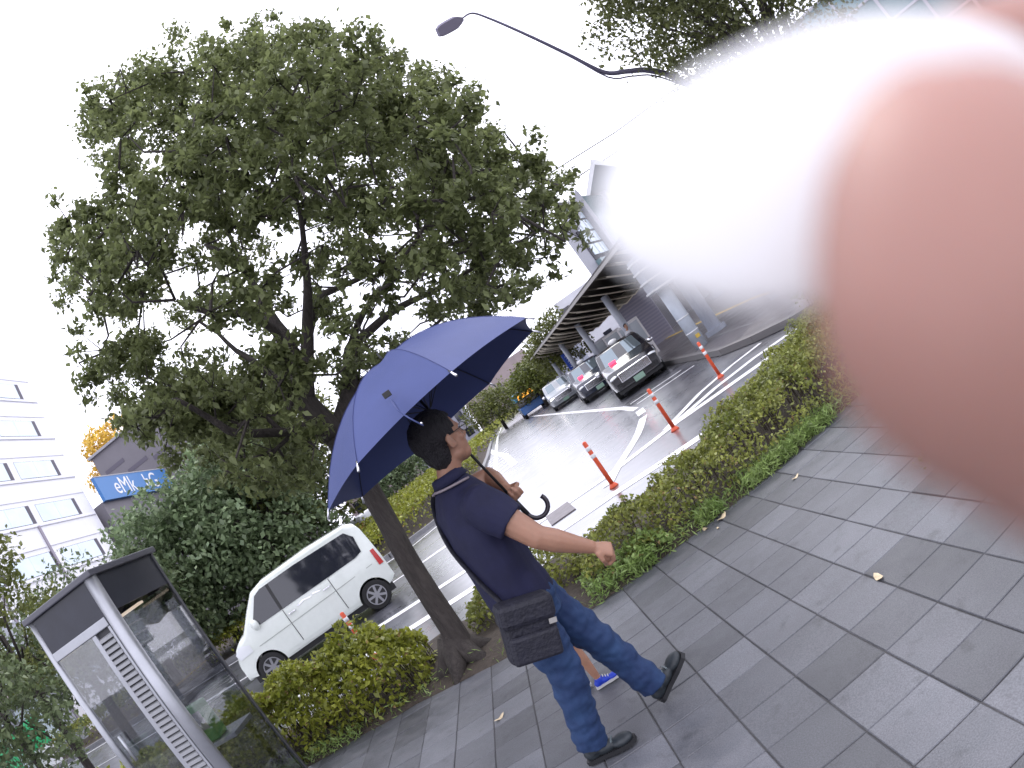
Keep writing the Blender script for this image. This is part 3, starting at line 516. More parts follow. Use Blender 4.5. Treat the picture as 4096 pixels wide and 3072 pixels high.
# ------------------------------------------------------------------ delineator posts
org = mat('post_orange', (.68, .09, .03), rough=.4, var=.12, vscale=20); wht = mat('reflector_band', (.75, .75, .76), rough=.3)
def post(loc, label):
    t = empty('delineator_post', loc, label, 'delineator post', 'orange delineator posts along the edge line')
    MB().tube([(0, 0, 0), (0, 0, .02), (0, 0, .06)], [.075, .065, .04], 16).build('base', org, t, smooth=True)
    MB().tube([(0, 0, .05), (0, 0, .75), (0, 0, .765)], [.034, .032, .018], 14).build('post', org, t, smooth=True)
    for z in (.5, .62): MB().tube([(0, 0, z), (0, 0, z+.06)], .0362, 14, cap=True).build('reflective_band', wht, t, smooth=True)
post((1.02, 9.24, Z), 'orange delineator post standing nearest the umbrella handle on the wet road'); post((2.38, 10.02, Z), 'orange delineator post in front of the first taxi, middle of the right three')
post((4.0, 11.55, Z), 'orange delineator post in front of the thick station pillar'); post((-2.98, 8.69, Z), 'orange delineator post in front of the white van')
# ------------------------------------------------------------------ vehicles
tyre_m = mat('tyre', (.015, .015, .016), rough=.8); rim_m = mat('alloy', (.35, .35, .38), rough=.3, metal=.8); dark_g = mat('car_glass', (.018, .02, .03), rough=.06, spec=.8)
blackp = mat('black_plastic', (.015, .015, .017), rough=.5); chrome = mat('chrome', (.7, .7, .74), rough=.15, metal=1)
def lerp(tab, x):
    return float(np.interp(x, [p[0] for p in tab], [p[1] for p in tab]))
class Car:
    def __init__(s, name, label, cat, loc, rz, L, Wd, top, bot, belt, wheels, wr, paint, group=None, tumble=.20, glassm=None):
        s.t = empty(name, loc, label, cat, group, rz); s.L, s.W, s.top, s.bot, s.belt, s.wr, s.tumble = L, Wd, top, bot, belt, wr, tumble
        s.gm = glassm or dark_g
        n = 150; mb = MB(); xs = [-L/2+L*(.5-.5*math.cos(math.pi*i/n)) if False else -L/2+L*i/n for i in range(n+1)]
        zl = 44; rows = []
        for x in xs:
            zt, zb = lerp(top, x), lerp(bot, x); pts = []
            pts += [(x, 0, zb), (x, .7*s.hw(x, zb+.05), zb)]
            zs = [zb+.04+(zt-.09-zb-.04)*k/zl for k in range(zl+1)]
            for z in zs: pts.append((x, s.hw(x, z), z))
            h = s.hw(x, zt-.09); pts += [(x, h-.03, zt-.035), (x, h-.085, zt-.012), (x, h*.6, zt), (x, 0, zt+.012)]
            rows.append(pts)
        k = len(rows[0]); 
        for sgn in (1, -1):
            base = len(mb.v)
            for r in rows: mb.v += [(p[0], sgn*p[1], p[2]) for p in r]
            for i in range(n):
                for j in range(k-1):
                    a = base+i*k+j; q = [a, a+1, a+1+k, a+k]
                    c = [sum(mb.v[w][m_] for w in q)/4 for m_ in range(3)]
                    if any(math.hypot(c[0]-wx, c[2]-wr) < wr*1.16 for wx in wheels) and 1 <= j <= zl+1: continue
                    mb.f.append(tuple(q) if sgn < 0 else tuple(q[::-1]))
            for r0 in (0, n):
                q = [base+r0*k+j for j in range(k)]; mb.f.append(tuple(q))
        for i, v in enumerate(mb.v):
            for wx in wheels:
                d = math.hypot(v[0]-wx, v[2]-wr)
                if wr*1.16-.04 < d < wr*1.16+.03 and abs(v[1]) > Wd*.36:
                    f = wr*1.16/d; mb.v[i] = (wx+(v[0]-wx)*f, v[1], wr+(v[2]-wr)*f)
        s.body = mb.build('body', paint, s.t, smooth=True, weld=True)
        em = s.body.modifiers.new('e', 'EDGE_SPLIT'); em.split_angle = R_(38)
        und = MB(); und.box(-L/2+.12, -Wd/2+.12, .16, L/2-.12, Wd/2-.12, .40)
        und.build('underbody', blackp, s.t)
        for wx in wheels:
            for sg in (1, -1):
                w = empty('wheel', (wx, sg*(Wd/2-.10), wr), None, None); w.parent = s.t
                MB().tube([(0, -.09*1, 0), (0, -.075, 0), (0, .075, 0), (0, .09, 0)], [wr*.93, wr, wr, wr*.93], 28, cap=True).build('tyre', tyre_m, w, smooth=False)
                y = sg*.094; rm = MB(); rm.tube([(0, sg*.085, 0), (0, y, 0)], wr*.68, 24)
                rm.build('rim_disc', blackp, w); rr = MB()
                for q in range(7):
                    a = q*2*math.pi/7; rr.bar((0, y+sg*.004, 0), (math.cos(a)*wr*.64, y+sg*.004, math.sin(a)*wr*.64), .045, .012, up=(0, 1, 0))
                for q in range(24):
                    a, b = q*2*math.pi/24, (q+1)*2*math.pi/24; rr.bar((math.cos(a)*wr*.65, y+sg*.004, math.sin(a)*wr*.65), (math.cos(b)*wr*.65, y+sg*.004, math.sin(b)*wr*.65), .018, .012, up=(0, 1, 0))
                rr.cyl((0, y, 0), (0, y+sg*.014, 0), .035, 10); rr.build('rim', rim_m, w)
    def hw(s, x, z):
        h = s.W/2; u = abs(2*x/s.L); h *= 1-.14*u**7; 
        if z > s.belt: h -= (z-s.belt)*s.tumble
        if z < .38: h -= (.38-z)*.18
        h += .012*math.sin((z-.35)/(s.belt-.35)*math.pi) if .35 < z < s.belt else 0
        return h
    def side(s, name, poly, m, eps=.008, sides=(1, -1), th=0):
        for sg in sides:
            b = bmesh.new(); vs = [b.verts.new((x, 0, z)) for x, z in poly]; f = b.faces.new(vs)
            bmesh.ops.triangulate(b, faces=[f]); bmesh.ops.subdivide_edges(b, edges=b.edges, cuts=3, use_grid_fill=True)
            for v in b.verts: v.co.y = sg*(s.hw(v.co.x, v.co.z)+eps)
            me = bpy.data.meshes.new(name); b.to_mesh(me); b.free(); o = link(name, me, m, s.t, True)
            if th: so = o.modifiers.new('s', 'SOLIDIFY'); so.thickness = th; so.offset = 1 if sg < 0 else -1
    def front(s, name, x0, x1, m, w=.78, eps=.012, taper=0):    # windscreen or bonnet panel following the top profile
        mb = MB(); n = 10
        for i in range(n+1):
            x = x0+(x1-x0)*i/n
            for j in range(n+1):
                u = -1+2*j/n; z = lerp(s.top, x); h = s.hw(x, z-.09)-.03; y = u*h*w/.78*.80
                zz = z+eps-(.004+.05*max(0, abs(u)-.72)**1.2)
                mb.v.append((x, y, zz))
        for i in range(n):
            for j in range(n): a = i*(n+1)+j; mb.f.append((a, a+1, a+n+2, a+n+1))
        mb.build(name, m, s.t, smooth=True)
    def add(s, name, mb, m, smooth=False, bevel=0): return mb.build(name, m, s.t, smooth, bevel)
pearl = mat('pearl_white_paint', (.74, .78, .74), rough=.22, coat=.6, var=.03)
hx = Vector((-5.62, 11.37, 0))-Vector((-3.42, 12.12, 0)); hd = math.atan2(hx.y, hx.x)
L, Wv = 3.40, 1.48
fc = Vector((-5.60, 11.37, Z)); rc = Vector((-3.40, 12.10, Z)); dirv = Vector((math.cos(hd), math.sin(hd), 0)); side_away = Vector((dirv.y, -dirv.x, 0))
if side_away.y < 0: side_away = -side_away
ctr = (fc+rc)/2+side_away*(Wv/2-.02); ctr.z = Z
van = Car('white_van', 'small boxy pearl white van driving left past the orange post', 'van', ctr, hd, L, Wv,
    [(-1.70, .95), (-1.66, 1.45), (-1.60, 1.62), (-1.45, 1.69), (-.6, 1.73), (.45, 1.70), (.75, 1.62), (1.02, 1.36), (1.30, 1.06), (1.45, 1.00), (1.60, .90), (1.70, .66)],
    [(-1.70, .36), (-1.5, .24), (1.4, .22), (1.70, .30)], 1.02, (-1.19, 1.17), .28, pearl, tumble=.17)
van.side('side_window', [(-1.42, 1.10), (-1.46, 1.40), (-1.34, 1.56), (-.2, 1.60), (.55, 1.585), (.70, 1.53), (1.02, 1.12), (.9, 1.05), (-1.25, 1.06)], dark_g, .012)
van.side('door_pillar', [(.38, 1.06), (.44, 1.06), (.42, 1.585), (.36, 1.585)], blackp, .016)
van.front('windscreen', .80, 1.27, dark_g)
van.side('roof_trim', [(-1.4, 1.635), (-.2, 1.655), (.55, 1.64), (.55, 1.625), (-.2, 1.64), (-1.4, 1.615)], pearl, .014)
van.side('side_crease', [(-1.45, .80), (1.15, .74), (1.15, .728), (-1.45, .788)], mat('crease', (.34, .36, .34), rough=.3), .010)
van.side('sill', [(-.85, .30), (.80, .30), (.80, .36), (-.85, .36)], pearl, .022)
van.side('door_seam', [(.40, .38), (.412, .38), (.412, 1.04), (.40, 1.04)], blackp, .010); van.side('door_seam', [(-.62, .38), (-.608, .38), (-.608, 1.04), (-.62, 1.04)], blackp, .010)
for xx in (.30, -.48): van.side('door_handle', [(xx-.1, .90), (xx+.06, .90), (xx+.06, .925), (xx-.1, .925)], chrome, .03, th=.015)
van.side('headlight', [(1.30, .72), (1.60, .70), (1.64, .82), (1.50, .93), (1.30, .86)], mat('headlight', (.8, .82, .85), rough=.08, coat=1), .012)
van.side('tail_light', [(-1.66, .70), (-1.56, .70), (-1.56, 1.02), (-1.64, 1.02)], mat('tail_red', (.5, .03, .03), rough=.2), .012)
van.side('side_emblem', [(-.2, .955), (-.02, .995), (.16, .955), (.10, .94), (-.02, .965), (-.14, .94)], chrome, .012)
van.side('side_emblem', [(-.40, .955), (-.24, .995), (-.20, .97), (-.36, .935)], chrome, .012)
for sg in (1, -1):
    van.add('mirror', MB().ball((.98, sg*.83, 1.10), .1, sc=(.8, .9, 1.1)), pearl, True)
van.add('bumper', MB().box(1.60, -.58, .28, 1.715, .58, .44), pearl, bevel=.03); van.add('number_plate', MB().box(1.716, -.165, .42, 1.722, .165, .58), mat('plate', (.7, .7, .6)))
van.add('fog_lamp', MB().ball((1.62, .55, .36), .05), chrome, True)
# black taxi (nearest) and the cars behind it, all facing the camera
def taxi(label, loc, rz, paint, kind, lights=False, group='vehicles waiting under the station canopy', sign=True):
    if kind == 'suv':
        L, Wd, top, bot, belt, wr = 4.4, 1.72, [(-2.2, 1.0), (-2.1, 1.5), (-1.9, 1.68), (-.6, 1.76), (.35, 1.72), (.6, 1.64), (1.12, 1.12), (1.3, 1.08), (1.95, 1.0), (2.2, .86)], [(-2.2, .35), (-2, .25), (2, .25), (2.2, .3)], 1.02, .33
    else:
        L, Wd, top, bot, belt, wr = 4.7, 1.72, [(-2.35, .8), (-2.25, 1.0), (-1.6, 1.05), (-1.0, 1.42), (-.2, 1.48), (.3, 1.43), (.95, 1.0), (1.2, .96), (2.1, .84), (2.35, .66)], [(-2.35, .35), (-2.1, .24), (2.1, .24), (2.35, .28)], .92, .32
    c = Car('taxi' if sign else 'parked_car', label, 'taxi' if sign else 'car', loc, rz, L, Wd, top, bot, belt, (-L*.29, L*.31), wr, paint, group)
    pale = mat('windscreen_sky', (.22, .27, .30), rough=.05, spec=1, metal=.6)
    if kind == 'suv':
        c.front('windscreen', .62, 1.10, pale); c.side('side_window', [(-1.7, 1.1), (-1.75, 1.5), (-1.5, 1.6), (.4, 1.6), (.95, 1.12), (.8, 1.06)], dark_g, .012)
        c.add('grille_surround', MB().box(2.17, -.52, .58, 2.215, .52, .93), chrome, bevel=.02)
        g = c.add('grille', MB().box(2.216, -.47, .62, 2.225, .47, .90), blackp)
        for k in range(7): c.add('grille_bar', MB().box(2.226, -.46, .635+k*.038, 2.238, .46, .650+k*.038), chrome)
        hx_, hz = 2.10, .82; px_ = 2.226; pz = .40
    else:
        c.front('windscreen', .34, .94, pale); c.side('side_window', [(-1.5, .98), (-.95, 1.34), (-.2, 1.38), (.28, 1.34), (.85, .98)], dark_g, .012)
        c.add('grille_surround', MB().box(2.30, -.52, .44, 2.36, .52, .72), chrome, bevel=.02); c.add('grille', MB().box(2.361, -.48, .47, 2.37, .48, .69), blackp)
        for k in range(6): c.add('grille_bar', MB().box(2.371, -.47, .482+k*.034, 2.38, .47, .495+k*.034), chrome)
        hx_, hz = 2.26, .66; px_ = 2.372; pz = .33
    hl = mat('headlight_lit', (1, .95, .9), emit=(1, .86, .72), estr=6) if lights else mat('headlight', (.8, .82, .85), rough=.08, coat=1)
    for sg in (1, -1):
        c.add('headlight', MB().ball((hx_, sg*(Wd/2-.22), hz), .12, sc=(.6, 1.25, .55)), hl, True)
        c.add('mirror', MB().ball((.75, sg*(Wd/2+.11), belt+.04), .09, sc=(.7, 1.2, .8)), chrome, True)
    pl = c.add('number_plate', MB().box(px_, -.165, pz-.08, px_+.008, .165, pz+.08), mat('plate_green', (.25, .38, .30), rough=.4))
    c.add('bumper', MB().box(L/2-.14, -Wd/2+.12, .26, L/2+.0, Wd/2-.12, .52), paint, bevel=.05)
    if sign:
        c.add('roof_lamp', MB().ball((-.1, 0, lerp(top, -.1)+.07), .11, sc=(.7, 1.5, .8)), mat('roof_lamp', (.8, .8, .8), rough=.3), True)
        zz = lerp(top, .9 if kind == 'suv' else .75)
        c.add('display_sign', MB().box((1.13 if kind == 'suv' else .98), -.52, belt+.05, (1.15 if kind == 'suv' else 1.0), -.28, belt+.15), mat('led_red', (.8, .02, .05), emit=(1, .05, .12), estr=3))
    return c
blk = mat('black_paint', (.012, .012, .018), rough=.18, coat=.7); drk = mat('dark_blue_paint', (.02, .025, .05), rough=.2, coat=.6); slv = mat('silver_paint', (.35, .37, .40), rough=.25, coat=.5)
taxi('black taxi with a large chrome grille and green number plate, first in the queue', (4.90, 21.0, Z), R_(-101), blk, 'sedan')
taxi('dark taxi with pale windscreen, second in the queue behind the black one', (5.0, 28.6, Z), R_(-97), drk, 'sedan')
taxi('silver car with glowing headlights, third in the queue', (4.72, 38.0, Z), R_(-95), slv, 'sedan', True, sign=False)
# bus far down the lane
bus = empty('bus', (4.35, 56, Z), 'small blue bus with an orange lit destination sign far down the lane', 'bus', rz=R_(-92))
bb_ = mat('bus_blue', (.05, .16, .45), rough=.3, coat=.3); MB().box(-3.5, -1.05, .35, 3.45, 1.05, 1.0).build('lower_body', bb_, bus, bevel=.08)
MB().box(-3.5, -1.03, 1.0, 3.40, 1.03, 1.55).build('window_band', dark_g, bus, bevel=.04); MB().box(-3.5, -1.05, 1.55, 3.42, 1.05, 2.2).build('roof', mat('bus_light_blue', (.10, .38, .62), rough=.3), bus, bevel=.1)
MB().box(3.421, -.75, 1.62, 3.45, .75, 1.92).build('destination_sign', mat('led_orange', (.9, .4, .05), emit=(1, .42, .06), estr=2.2), bus)
for xx in (-2.2, 2.3):
    for sg in (1, -1): MB().cyl((xx, sg*.8, .38), (xx, sg*1.07, .38), .38, 20).build('wheel', tyre_m, bus)
# little silver car whose tail lights show over the van roof
c = Car('parked_car', 'far grey hatchback with two red tail lights above the van roof', 'car', (*pol(-12.9, 31)[:2], -.1), R_(80), 3.6, 1.6, [(-1.8, .9), (-1.7, 1.3), (-1.5, 1.45), (.2, 1.48), (.9, 1.0), (1.8, .7)], [(-1.8, .35), (1.8, .3)], .95, (-1.1, 1.1), .3, slv)
for sg in (1, -1): c.add('tail_light', MB().ball((-1.78, sg*.62, .98), .1, sc=(.4, 1, 1.4)), mat('tail_lit', (.9, .03, .05), emit=(1, .05, .06), estr=3), True)
# ------------------------------------------------------------------ buildings
def text(name, s, loc, rot, size, m, parent=None, vertical=False, ext=.01):
    c = bpy.data.curves.new(name, 'FONT'); c.body = '\n'.join(s) if vertical else s; c.size = size; c.extrude = ext; c.align_x = 'CENTER'; c.align_y = 'CENTER'
    if vertical: c.space_line = .95
    o = bpy.data.objects.new(name, c); COL.objects.link(o); o.location = loc; o.rotation_euler = rot; c.materials.append(m); o.parent = parent
    o = to_mesh(o, name); o['kind'] = 'stuff' if parent else 'thing'; return o
wallw = mat('office_white_tile', (.84, .84, .88), rough=.5, var=.05, vscale=.6, bump=.1, bscale=12)
line_m = mat('joint_line', (.66, .66, .73), rough=.6); reveal = mat('window_reveal', (.10, .09, .12), rough=.6); blind = mat('window_pale', (.70, .82, .92), rough=.1, var=.1, vscale=.4, spec=.8)
OB = empty('office_block', (-27, 43.7, 0), 'tall white office block with long window bands at the far left', 'building')
MB().box(-22, -40, -.2, 0, 0, 25.1).build('wall', wallw, OB)
for r, zb in enumerate([2.4, 5.65, 8.9, 12.2, 15.4, 18.7, 21.9]):
    MB().box(.002, -40, zb-.26, .06, -.1, zb-.18).build('sill_band', line_m, OB)
    MB().box(.002, -40, zb+1.62, .03, -.1, zb+1.68).build('joint_band', line_m, OB)
    for k in range(7):
        y1 = -1.7-k*5.6; y0 = y1-4.9
        w = MB().box(-.3, y0, zb, .004, y1, zb+1.3).build('window', reveal, OB)
        for q in range(2):
            a = y0+.02+q*2.22; MB().box(.005, a, zb+.03, .02, a+2.20, zb+1.27).build('pane', blind, w)
for y in (-7.4, -14, -21, -28): MB().box(.0, y-.12, 0, .09, y+.12, 12).build('pilaster', mat('pilaster', (.30, .27, .33), rough=.6), OB)
grey = mat('brown_grey_cladding', (.16, .15, .17), rough=.55, var=.08, vscale=.3)
BG = empty('brown_building', (-30, 60, 0), 'brown-grey building with horizontal dark slots behind the blue sign', 'building')
MB().box(-4.3, 0, -.2, 8.4, 14, 20.5).build('wall', grey, BG)
for (x0, x1, z) in [(-3.6, -1.0, 18.2), (-1.2, 1.4, 16.9), (2.5, 5.5, 18.9), (-4.0, 1.0, 14.8), (2.0, 6.0, 16.4)]: MB().box(x0, -.03, z, x1, -.002, z+.42).build('window_slot', reveal, BG)
MB().box(-4.6, -.3, 20.5, 8.8, 14.2, 20.75).build('parapet', mat('parapet', (.3, .3, .33), rough=.5), BG); MB().box(6.6, -.05, 6, 6.95, -.01, 15).build('downpipe', mat('pale_pipe', (.45, .5, .55)), BG)
SB = empty('low_building', (-26, 44.2, 0), 'lower grey building carrying the long blue sign beside the white office block', 'building')
MB().box(-10, 0, -.2, -.35, 12.6, 12.5).build('wall', grey, SB)
sg = empty('blue_sign', (-26, 44.3, 12.45), 'long blue signboard with white lettering on the roof edge beside the white office block', 'sign')
MB().box(-.3, 0, 0, 0, 12.2, 1.95).build('board', mat('sign_blue', (.06, .20, .48), rough=.4), sg, bevel=.02)
MB().box(-.32, -.02, 1.951, .02, 12.22, 2.03).build('frame', mat('sign_frame', (.4, .4, .42)), sg)
text('lettering', 'eMk   hG', (.012, 6.0, .95), (R_(90), 0, R_(90)), 2.0, mat('sign_white', (.8, .8, .82), rough=.4), sg)
SH = empty('shop_building', (-24.2, 17.5, 0), 'pale shop building with a white ledge behind the left edge of the telephone booth', 'building')
MB().box(-9, -8, -.2, 0, 9, 6.4).build('wall', mat('shop_wall', (.40, .42, .48), rough=.6, var=.08), SH)
MB().box(.0, -8, 3.2, .9, 8.8, 3.5).build('ledge', mat('shop_ledge', (.5, .42, .42), rough=.6), SH)
for k in range(5): 
    w = MB().box(.003, -7.4+k*3.2, 3.75, .05, -4.8+k*3.2, 5.6).build('window', reveal, SH); MB().box(.052, -7.3+k*3.2, 3.85, .07, -6.15+k*3.2, 5.5).build('pane', blind, w); MB().box(.052, -6.05+k*3.2, 3.85, .07, -4.9+k*3.2, 5.5).build('pane', blind, w)
for k in range(5): MB().box(.003, -7.4+k*3.2, .3, .05, -4.9+k*3.2, 2.7).build('shop_window', blind, SH)
gs = empty('shop_sign', (*pol(-46.6, 19)[:2], 0), 'small green and white sign standing low at the far left edge', 'sign')
MB().box(-.6, -.05, 1.15, .6, .05, 1.9).build('green_panel', mat('sign_green', (.04, .42, .16), rough=.4), gs); MB().box(-.55, -.055, .6, .55, .055, 1.149).build('white_panel', wht, gs)
for x in (-.5, .5): MB().box(x-.04, -.03, 0, x+.04, .03, .6).build('leg', silver, gs)
gs2 = empty('shop_sign', (*pol(-49.5, 19)[:2], 0), 'second green sign cut by the lower left picture edge', 'sign')
MB().box(-.5, -.05, .8, .5, .05, 1.8).build('green_panel', MATS['sign_green'], gs2); MB().box(-.04, -.03, 0, .04, .03, .8).build('leg', silver, gs2)
for az, D, w, h, c, lab in [(-9.8, 75, 9, 6.0, (.32, .26, .27), 'small pinkish far building between the umbrella edge and the trunk'), (-4.5, 110, 16, 7.5, (.28, .28, .33), 'distant grey building behind the man'), (3.2, 120, 14, 8.5, (.33, .27, .27), 'distant brownish building low behind the umbrella edge'), (7.5, 130, 16, 7.0, (.36, .38, .45), 'distant pale building behind the far trees'), (12.6, 95, 6, 9.6, (.62, .62, .66), 'white far building block below the station corner')]:
    p = pol(az, D); b = empty('far_building', p, lab, 'building', rz=-R_(az))
    MB().box(-w/2, 0, -.2, w/2, 8, h).build('wall', mat('farwall%g' % az, c, rough=.7, var=.12, vscale=.4), b)
    n = int(w/2.4)
    for r in range(int(h/3)):
        for k in range(n): MB().box(-w/2+.5+k*w/n, -.05, 1+r*3, -w/2+.5+k*w/n+1.3, -.004, 2.4+r*3).build('window', dark_g, b)
# ------------------------------------------------------------------ station building on the right
stw = mat('station_wall', (.24, .23, .27), rough=.6, var=.08, vscale=.5); stl = mat('station_light', (.42, .42, .47), rough=.5, var=.05); teal = mat('teal_glass', (.16, .26, .28), rough=.12, spec=.8); std = mat('station_dark', (.06, .055, .07), rough=.6)
P0 = Vector((8.2, 30.7, 0)); dd = Vector((6.2, 8.9, 0)).normalized(); ang = math.atan2(dd.y, dd.x)
ST = empty('station_building', P0, 'grey station building with an overhanging flat roof and grid window above the canopy', 'building', rz=ang)
rr_ = Vector((math.cos(R_(90-18)-ang), math.sin(R_(90-18)-ang)))*14
MB().prism([(0, 0), (34, 0), (34+rr_.x, rr_.y), (rr_.x, rr_.y)], -.2, 6.9).build('wall', stl, ST); MB().prism([(3.4, .6), (34, .6), (34+rr_.x, rr_.y), (3.4+rr_.x, rr_.y)], 6.9, 9.0).build('upper_wall', std, ST)
MB().prism([(2.9, -2.6), (36, -2.6), (36+rr_.x, rr_.y), (2.9+rr_.x, rr_.y)], 9.05, 9.4).build('roof', mat('station_roof', (.62, .62, .64), rough=.5), ST)
for x in (4.6, 9.8, 15, 20.4): MB().box(x, -.32, 4.6, x+.7, .0, 9.02).build('column', stl, ST)
MB().bar((4.8, -.2, 8.9), (1.2, -.2, 6.9), .5, .5).build('brace', stl, ST)
w = MB().box(1.7, -.05, 5.0, 4.5, -.004, 8.3).build('window', std, ST)
for i in range(3):
    for j in range(4): MB().box(2.0+i*.8, -.09, 5.3+j*.72, 2.7+i*.8, -.052, 5.9+j*.72).build('pane', blind, w)
MB().box(1.6, -.3, 3.7, 9.5, -.02, 5.0).build('balcony_front', teal, ST); MB().box(5.5, -.04, 5.3, 9.7, -.01, 8.9).build('glass_wall', teal, ST); MB().box(10.6, -.04, 5.3, 14.8, -.01, 8.9).build('glass_wall', teal, ST)
MB().box(.5, -.06, -.1, 30, -.02, 3.4).build('shop_front', std, ST)
# ------------------------------------------------------------------ station canopy with slatted ceiling
tan = mat('canopy_slat', (.62, .56, .46), rough=.55, var=.1, vscale=2)
CN = empty('station_canopy', (5.6, 16.4, 0), 'long low station canopy with tan slatted ceiling over the taxi queue', 'canopy')
m_ = MB(); ny = 19
for k in range(ny):
    y = .4+k*1.62
    s_ = MB(); n = 12
    for i in range(n+1):
        t = i/n; x = -.12+4.8*t; z = 2.44+.80*abs(t-.42)**1.15/.42**1.15+.04*math.sin(k*1.7)
        s_.v += [(x, y-.80+.8*t, z-.13), (x, y+.78+.8*t, z+.17), (x, y+.80+.8*t, z+.13), (x, y-.78+.8*t, z-.17)]
    for i in range(n):
        for j in range(4): a = i*4+j; b = i*4+(j+1) % 4; s_.f.append((a, a+4, b+4, b))
    s_.build('ceiling_slat', tan, CN, smooth=False)
mb = MB()
for t0_, t1_ in ((0, .42), (.42, 1)):
    zf = lambda t: 2.44+.80*abs(t-.42)**1.15/.42**1.15+.26; xf = lambda t: .0+4.7*t
    mb.bar((( xf(t0_)+xf(t1_))/2, 0, (zf(t0_)+zf(t1_))/2), ((xf(t0_)+xf(t1_))/2, 31, (zf(t0_)+zf(t1_))/2), math.hypot(xf(t1_)-xf(t0_), zf(t1_)-zf(t0_)), .06, up=(-(zf(t1_)-zf(t0_)), 0, xf(t1_)-xf(t0_))); mb.build('roof_deck', mat('canopy_deck', (.10, .09, .09), rough=.6), CN)
MB().bar((-.15, 0, 3.36), (-.15, 31, 3.36), .06, .10).build('edge_beam', mat('canopy_edge', (.40, .38, .36), rough=.5), CN); MB().bar((4.75, 0, 3.9), (4.75, 31, 3.9), .06, .12).build('edge_beam', MATS['canopy_edge'], CN)
colm = mat('column_grey', (.36, .38, .44), rough=.4, var=.06, vscale=2)
for k, y in enumerate((7.5, 14.5, 21.5, 28.5)): MB().tube([(.7, y, -.15), (.7, y, 2.9)], .15, 16).build('column', colm, CN, smooth=True)
for k, y in enumerate((3.5, 12.0, 20)): MB().tube([(4.2, y, -.15), (4.2, y, 3.5)], .17, 16).build('column', colm, CN, smooth=True)
pl = empty('station_pillar', (5.98, 17.15, -.12), 'thick light grey pillar with box-shaped fittings at the near end of the canopy', 'pillar')
MB().tube([(0, 0, 0), (0, 0, 1.95)], .19, 20).build('shaft', mat('pillar_light', (.46, .50, .56), rough=.4, var=.05), pl, smooth=True)
MB().box(-.34, -.34, 1.95, .34, .34, 3.05).build('head_box', colm, pl, bevel=.02)
for z in (.55, 1.0): MB().tube([(0, 0, z), (0, 0, z+.03)], .2, 20).build('band', wht, pl, smooth=True)
for z in (2.0, 2.3, 2.62, 2.9): MB().box(-.38, -.38, z, .38, .38, z+.05).build('box_rim', wht, pl, bevel=.005)
MB().box(-.06, -.23, .36, .06, -.19, .46).build('yellow_tag', mat('tag_yellow', (.6, .42, .08)), pl)
for (az, D, h, r, lab) in [(21.0, 19.4, 4, .22, 'blue-grey round column right behind the thick pillar'), (22.75, 38, 4.4, .3, 'pale blue column standing in front of the dark recess'), (27.2, 18, 4.4, .2, 'pale grey column just above the round shrub, half washed out by the white blur')]:
    o = MB().tube([(0, 0, -.12), (0, 0, .1), (0, 0, .1001), (0, 0, h)], [r*1.5, r*1.5, r, r], 18).build('round_column', colm, smooth=False); o.location = pol(az, D); tag(o, lab, 'column')
bs = empty('blue_banner', (*pol(9.25, 41)[:2], 0), 'tall narrow blue banner sign with white characters beyond the taxis', 'sign')
MB().box(-.28, -.04, .65, .28, .04, 2.3).build('board', mat('banner_blue', (.03, .08, .42), rough=.4), bs); MB().box(-.03, .05, -.1, .03, .1, 2.3).build('pole', silver, bs)
text('lettering', 'タクシー', (0, -.05, 1.5), (R_(90), 0, 0), .36, MATS['sign_white'], bs, vertical=True)
for i, (az, D, w, h, c, lab) in enumerate([(12.2, 33, .9, 1.85, (.5, .5, .55), 'pale box-shaped vending machine behind the second taxi'), (13.4, 31, .9, 1.8, (.6, .58, .6), 'white vending machine behind the first taxi, left one'), (15.0, 27, 1.0, 1.75, (.62, .6, .62), 'white vending machine with a red mark right behind the black taxi')]):
    v = empty('vending_machine', (*pol(az, D)[:2], -.1), lab, 'vending machine', 'vending machines under the canopy', rz=-R_(az))
    MB().box(-w/2, 0, 0, w/2, .7, h).build('cabinet', mat('vend%d' % i, c, rough=.35), v, bevel=.03); MB().box(-w/2+.08, -.012, h*.45, w/2-.08, -.002, h-.12).build('display_window', mat('vend_window', (.35, .38, .42), rough=.1), v); MB().box(-w/2+.1, -.012, .2, w/2-.1, -.002, .45).build('outlet', blackp, v)
    if i == 2: MB().box(-.3, -.02, .85, -.05, -.013, 1.3).build('red_mark', mat('mark_red', (.6, .05, .10)), v)
cbn = empty('ribbed_cabin', (*pol(16.2, 32)[:2], -.1), 'grey ribbed shutter wall between the canopy columns', 'kiosk', rz=-R_(16))
MB().box(-1.0, 0, 0, 1.0, 1.6, 2.75).build('wall', mat('shutter_grey', (.30, .29, .36), rough=.5), cbn, bevel=.02)
for k in range(16): MB().box(-.95, -.03, .2+k*.155, .95, -.002, .28+k*.155).build('rib', mat('shutter_grey2', (.24, .23, .30), rough=.5), cbn)
